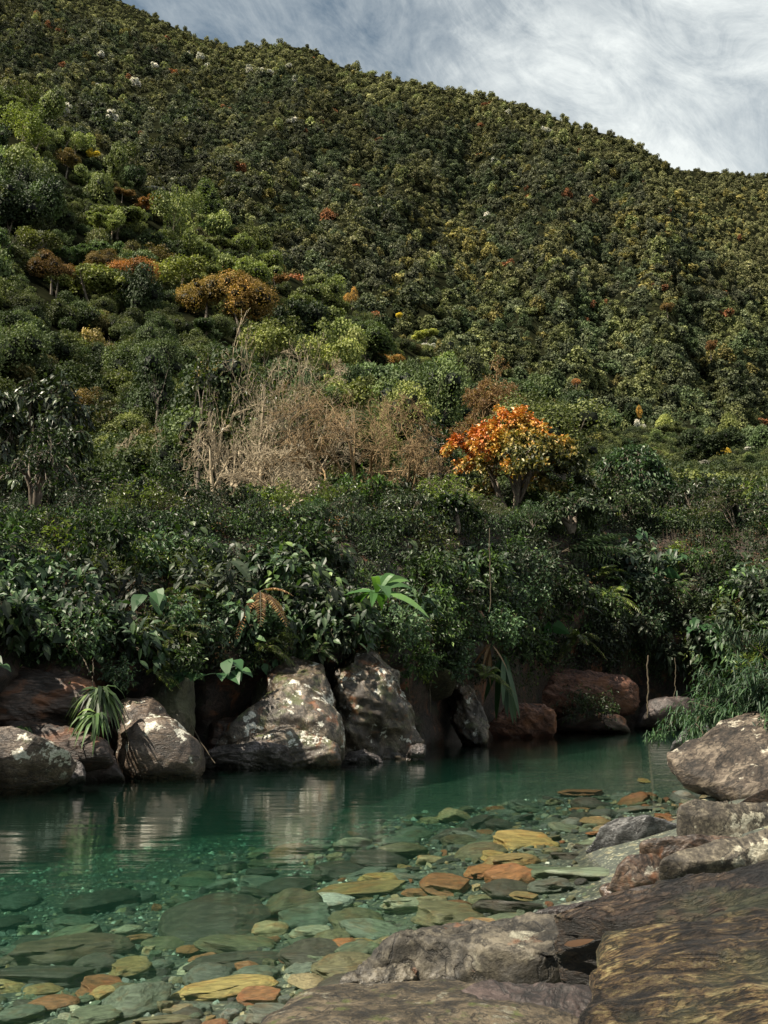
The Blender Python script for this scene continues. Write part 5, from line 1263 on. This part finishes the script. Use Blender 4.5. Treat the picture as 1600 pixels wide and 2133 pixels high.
for k, (px, py, d, kd, sc) in enumerate([(565,1372,22.6,'shrub',.55),(610,1352,22.5,'yel',.5),(665,1360,22.8,'fern',.6),(715,1345,23.6,'dark',.6),(765,1325,24.2,'vine',.45),(815,1362,24.6,'yel',.6),(860,1395,25.5,'shrub',.7),
        (905,1402,27.5,'yel',.6),(960,1405,28.5,'teal',.7),(540,1390,22.2,'ear',.7),(400,1400,19.8,'shrub',.55),(330,1402,19.8,'fern',.5),(255,1420,19.2,'teal',.5),(60,1345,19.6,'dark',.7),(130,1345,19.8,'shrub',.6),(20,1380,19.0,'teal',.5),(640,1345,22.9,'vine',.35),(1010,1410,29,'fern',.8),(1090,1400,33,'vine',.8)]):
    nm, ds, ct = DESC[kd]
    thing(nm, KIND[kd][k % 2], atY(px, py, d), f'{ds} growing over the top of the riverside rocks', ct, f'{ds}s over the riverside rocks', rx=.5, rz=rng.uniform(-.6, .6), sc=sc)
# undergrowth clumps
def clump(seed, mat, L, n=150):
    r = np.random.default_rng(seed); P = r.normal(size=(n, 3))*np.array([.30, .22, .22]); D = nrm(r.normal(size=(n, 3))+np.array([0, -.4, -.3])); N0 = nrm(r.normal(size=(n, 3))*.5+np.array([0, -.5, .9]))
    mb = MB(); LL = L*r.uniform(.6, 1.4, n); add_leaves(mb, P, D, N0, LL, LL*.42, 1, rng=r); return proto('clump source', mb, [G[mat]])
cps = [clump(31, 'dark', .13), clump(32, 'shrub', .10, 200), clump(33, 'teal', .10, 160), clump(34, 'shrub', .16, 110), clump(35, 'yel', .09, 160), clump(36, 'dry', .10, 110)]
P = []; I = []; S = []
while len(P) < 1500:
    px = rng.uniform(-120, 1720); py = rng.uniform(1100, 1405) if rng.random() < .75 else rng.uniform(1078, 1110)
    low = itp(px, [(0,1365),(150,1375),(300,1385),(500,1390),(560,1375),(700,1355),(800,1355),(880,1395),(1000,1405),(1100,1390),(1300,1385),(1420,1420),(1600,1450)])
    if py > low+rng.normal()*8: continue
    sp_ = soilpatch(px, py)
    if sp_ and rng.random() < .6: continue
    p = bank_at(px, py); P.append(p+np.array([0, .05-rng.random()*.15, 0])); S.append(rng.uniform(.5, 1.0)*(.6+p[1]/60.)*(.6 if sp_ else 1))
    I.append(5 if (sp_ and rng.random() < .75) or rng.random() < .03 else int(rng.choice(5, p=[.55, .20, .10, .10, .05])))
P = np.array(P); n = len(P)
tag(scatter('undergrowth', P, np.array(S), rng.uniform(-.8, .8, n), np.array(I), np.ones((n, 3)), cps, rng.normal(size=(n, 2))*.3), 'dense dark leafy undergrowth covering the bank', 'undergrowth', kind='stuff')

UP = []; US = []
for q in range(900):
    px = rng.uniform(-120, 1720); k = rng.uniform(0, 1)**2*.5; yw = itp(px, YW)+7.5; y = yw+(66-yw)*k
    UP.append(atY(px, 1076+9*k, y)+np.array([0, 0, -.25])); US.append(rng.uniform(.6, 1.1)*y/30)
n = len(UP)
tag(scatter('bank_top_growth', np.array(UP), np.array(US), rng.uniform(-.8, .8, n), rng.integers(0, 5, n), np.ones((n, 3)), cps), 'low dark growth on top of the bank between the bushes', 'undergrowth', kind='stuff')
# plants that can be pointed out
def hp(px, py, off=.7): return bank_at(px, py)+np.array([0, -off, 0])
def ear(px, py, w, seed, n, lb, off=1.7):
    p = hp(px, py, off); s = w*p[1]/F/.42*.78
    thing('arum_plant', rosette(seed, n*2, .36, .27, 'heart', 'big', 6, (.2, 1.3), .35, .12, az=(pi*.9, pi*2.1), stalk=.45, dv=.45), p+np.array([0, 0, -.25*s]), lb, 'plant', sc=s)
ear(345, 1250, 50, 61, 5, 'pale green heart shaped leaves in the middle of the reddish soil patch')
ear(490, 1385, 52, 62, 4, 'large ribbed leaves hanging over the dark hollow left of the tall brown boulder')
ear(430, 1395, 44, 63, 4, 'brownish heart leaves at the lip of the dark hollow')
ear(75, 1215, 44, 64, 4, 'heart leaves on the left side above the shrub')
ear(45, 1150, 60, 65, 3, 'big upright heart leaves near the top left corner of the bank')
ear(28, 1375, 60, 66, 3, 'large dark heart leaf hanging low at the left edge')
ear(1385, 1160, 30, 67, 10, 'cluster of rounded pale leaves high on the right part of the bank')
ear(1440, 1300, 32, 68, 12, 'cluster of large rounded leaves halfway up the right part of the bank')
ear(1310, 1120, 26, 69, 6, 'small cluster of rounded leaves at the top of the bank, right')
p = atY(785, 1238, 23.4)
thing('banana_plant', rosette(70, 15, 1.3, .23, 'banana', 'bright', 8, (.0, 1.45), .45, .10, az=(0, pi*2)), p, 'bright green long leaved plant standing out in the middle of the bank', 'plant', sc=1.12)
p = hp(500, 1190, 1.8)
thing('broad_leaf_plant', rosette(71, 6, 1.0, .28, 'banana', 'dark', 7, (-.9, .5), .6, .10, az=(pi*1.0, pi*2.0)), p, 'grey green hanging broad leaves left of the bright long leaved plant', 'plant', sc=.8)
p = atY(1170, 1150, 38.5)
thing('palm', frond_parts(72, 7, 2.8, .8, .06, 'teal', 16, (.1, .5), .25, az=(-.5, .5)), p, 'silvery palm fronds reaching right at the upper right middle of the bank', 'palm', sc=.95)
p = atY(1045, 1380, 30.3)
thing('strap_leaf_plant', rosette(73, 16, 1.35, .17, 'banana', 'big', 6, (-1.5, -.9), .3, .05), p+np.array([0, -.4, .2]), 'hanging plant with long green leaves over the reddish rocks', 'plant', sc=1.0)
thing('dry_leaves', rosette(74, 9, 1.0, .10, 'lance', 'dry', 5, (-1.5, -.6), .3, .05), p+np.array([-.35, -.35, .5]), 'dry brown stalks drooping beside the hanging long leaved plant', 'leaves')
thing('dry_leaves', rosette(75, 8, .7, .17, 'lance', 'dry', 5, (-1.4, -.3), .5, .1), hp(965, 1265, 1.6), 'orange brown dead leaves hanging right of the bright long leaved plant', 'leaves')
thing('fern', frond_parts(76, 7, .95, .17, .04, 'dry', 20, (-.6, .4), .5, az=(pi*1.3, pi*2.1)), hp(560, 1245, 1.7), 'brownish drooping fern left of the bright long leaved plant', 'fern')
thing('fern', frond_parts(77, 10, 1.1, .2, .04, 'yel', 24, (-.3, .7), .6, az=(pi, 2*pi)), hp(1185, 1330, 1.6), 'bright yellow green fern low on the right middle of the bank', 'fern', sc=1.2)
thing('fern', frond_parts(78, 10, 1.0, .2, .04, 'shrub', 24, (-.3, .7), .6, az=(pi, 2*pi)), hp(1080, 1345, .7), 'green drooping fern above the reddish rocks', 'fern', sc=1.1)
thing('strap_leaf_plant', rosette(79, 60, .75, .075, 'lance', 'shrub', 4, (-.5, .7), .8, .06, az=(pi*.9, pi*2.1)), atY(208, 1440, 17.9), 'dark drooping strap leaved clump above the gap between the lichen boulders', 'plant', sc=.85)
thing('strap_leaf_plant', rosette(80, 40, .6, .06, 'lance', 'shrub', 4, (-.5, .7), .8, .06, az=(pi*.9, pi*2.1)), atY(200, 1490, 17.5), 'lower strap leaved clump touching the tall rounded boulder', 'plant', sc=.8)
thing('strap_leaf_plant', rosette(81, 30, .45, .05, 'grass', 'shrub', 4, (-.4, .8), .7, .06), atY(45, 1520, 17.2), 'small grassy tuft behind the low sloping boulder', 'plant', sc=.7)
thing('shrub', shrub_parts(82, 'shrub', .13, .05, 7, stems=10, length=1.2), atY(1225, 1500, 36.2), 'leafy branch lying on the long dark block at the far waterline', 'shrub', sc=1.0)
thing('dry_roots', vine_parts(83, 22, 2.2, 'dry', nleaf=0, width=.7), hp(112, 1085, .8), 'bundle of reddish brown dry roots hanging at the upper left', 'roots')
thing('dry_roots', vine_parts(84, 14, 1.2, 'dry', nleaf=0, width=1.0), hp(790, 1230, .6)+np.array([.2, 0, 0]), 'dry brown stalks under the bright long leaved plant', 'roots', sc=.8)
for k in range(7):      # bare strands curtain at the far right
    px = 1400+k*33+rng.uniform(-8, 8)
    thing('hanging_strands', vine_parts(90+k, 12, rng.uniform(3, 5), 'dark', nleaf=0, width=1.0), hp(px, 1108, .9), 'curtain of thin bare strands hanging over the far right bank', 'vine', 'curtains of bare strands, far right bank')
def liana(pts, d0, d1, lb, r=.012):
    pts = np.array(pts, float); t = np.linspace(0, 1, len(pts)); tt = np.linspace(0, 1, 26)
    x = np.interp(tt, t, pts[:, 0])+np.cumsum(RNG.normal(size=26))*.8; y = np.interp(tt, t, pts[:, 1]); d = d0+(d1-d0)*tt
    PT = np.array([atY(a, b, c) for a, b, c in zip(x, y, d)])[None]; o = PT[0, 0].copy(); V, Q = tubes(PT-o, np.full((1, 26), r), 5); mb = MB(); mb.add(V, Q, .5)
    tag(link('liana', mb.data('liana', [G['vine']], True), o), lb, 'vine')
liana([(398,1395),(396,1470),(402,1510),(430,1555),(452,1590)], 20.3, 19.8, 'thin pale liana slanting down to the water right of the tall rounded boulder', .010)
liana([(1350,1365),(1350,1430),(1346,1495)], 36, 36, 'twisted pale liana hanging straight down at the far bend', .03)
liana([(1405,1370),(1406,1455)], 36, 36, 'thin dark liana hanging right of the twisted one', .015)
liana([(855,1405),(853,1440),(857,1462)], 26, 26, 'thin root hanging at the left of the cave mouth', .012)
liana([(897,1415),(899,1485)], 27, 27, 'thin root hanging in the middle of the cave mouth', .010)
liana([(1020,1100),(1022,1200),(1021,1275)], 24, 24, 'straight bare liana hanging among the right middle shrubs', .012)
liana([(195,1370),(196,1405),(190,1440)], 18.5, 18.3, 'short root hanging above the strap leaved clump', .01)
liana([(97,1300),(140,1330),(165,1370),(178,1400)], 18.7, 18.3, 'bent stalk leaning over the dark ledge at left', .012)
# bamboo on the right bank
def bamboo(seed, n, L, az, el, leafL=.24):
    r = np.random.default_rng(seed); a = r.uniform(az[0], az[1], n); e = r.uniform(el[0], el[1], n)
    D = np.stack([np.cos(a)*np.cos(e), np.sin(a)*np.cos(e)*.7, np.sin(e)], 1)
    br = grow(r.normal(size=(n, 3))*np.array([.5, .35, .15]), D, L, .012, [dict(n=7, len=.38, rad=.5, angle=.55, up=-.15, wander=.12, t0=.3, k=5)], r, 8)
    for PT, R in br[:1]: pass
    return [('stems', branch_mb(br, (5,3), minr=.004).data('stems', [G['vine']])), ('leaves', twig_leaves(br, 26, leafL, .028, r, k=2, prof='grass', down=.5, droop=.4).data('leaves', [G['bamboo']]))]
G['bamboo'] = leafmat('bamboo leaves', [(0, (.010,.026,.012)), (.5, (.025,.058,.026)), (1, (.07,.13,.055))], .5, .25, .3)
thing('bamboo_bush', bamboo(201, 38, .85, (pi*.75, pi*1.6), (-.35, .8), .17), atY(1655, 1475, 16.8), 'bamboo like bush with narrow leaves drooping over the big brown boulder', 'bush')
thing('bamboo_bush', bamboo(202, 26, .6, (pi*.8, pi*1.7), (-.6, .5), .15), atY(1545, 1500, 17.4), 'lower bamboo like clump touching the smooth blue grey rock', 'bush', sc=.8)
thing('bamboo_bush', bamboo(203, 30, .9, (pi*.6, pi*1.5), (-.2, 1.1), .18), atY(1730, 1380, 17.5), 'upper bamboo like bush cut by the right edge', 'bush')
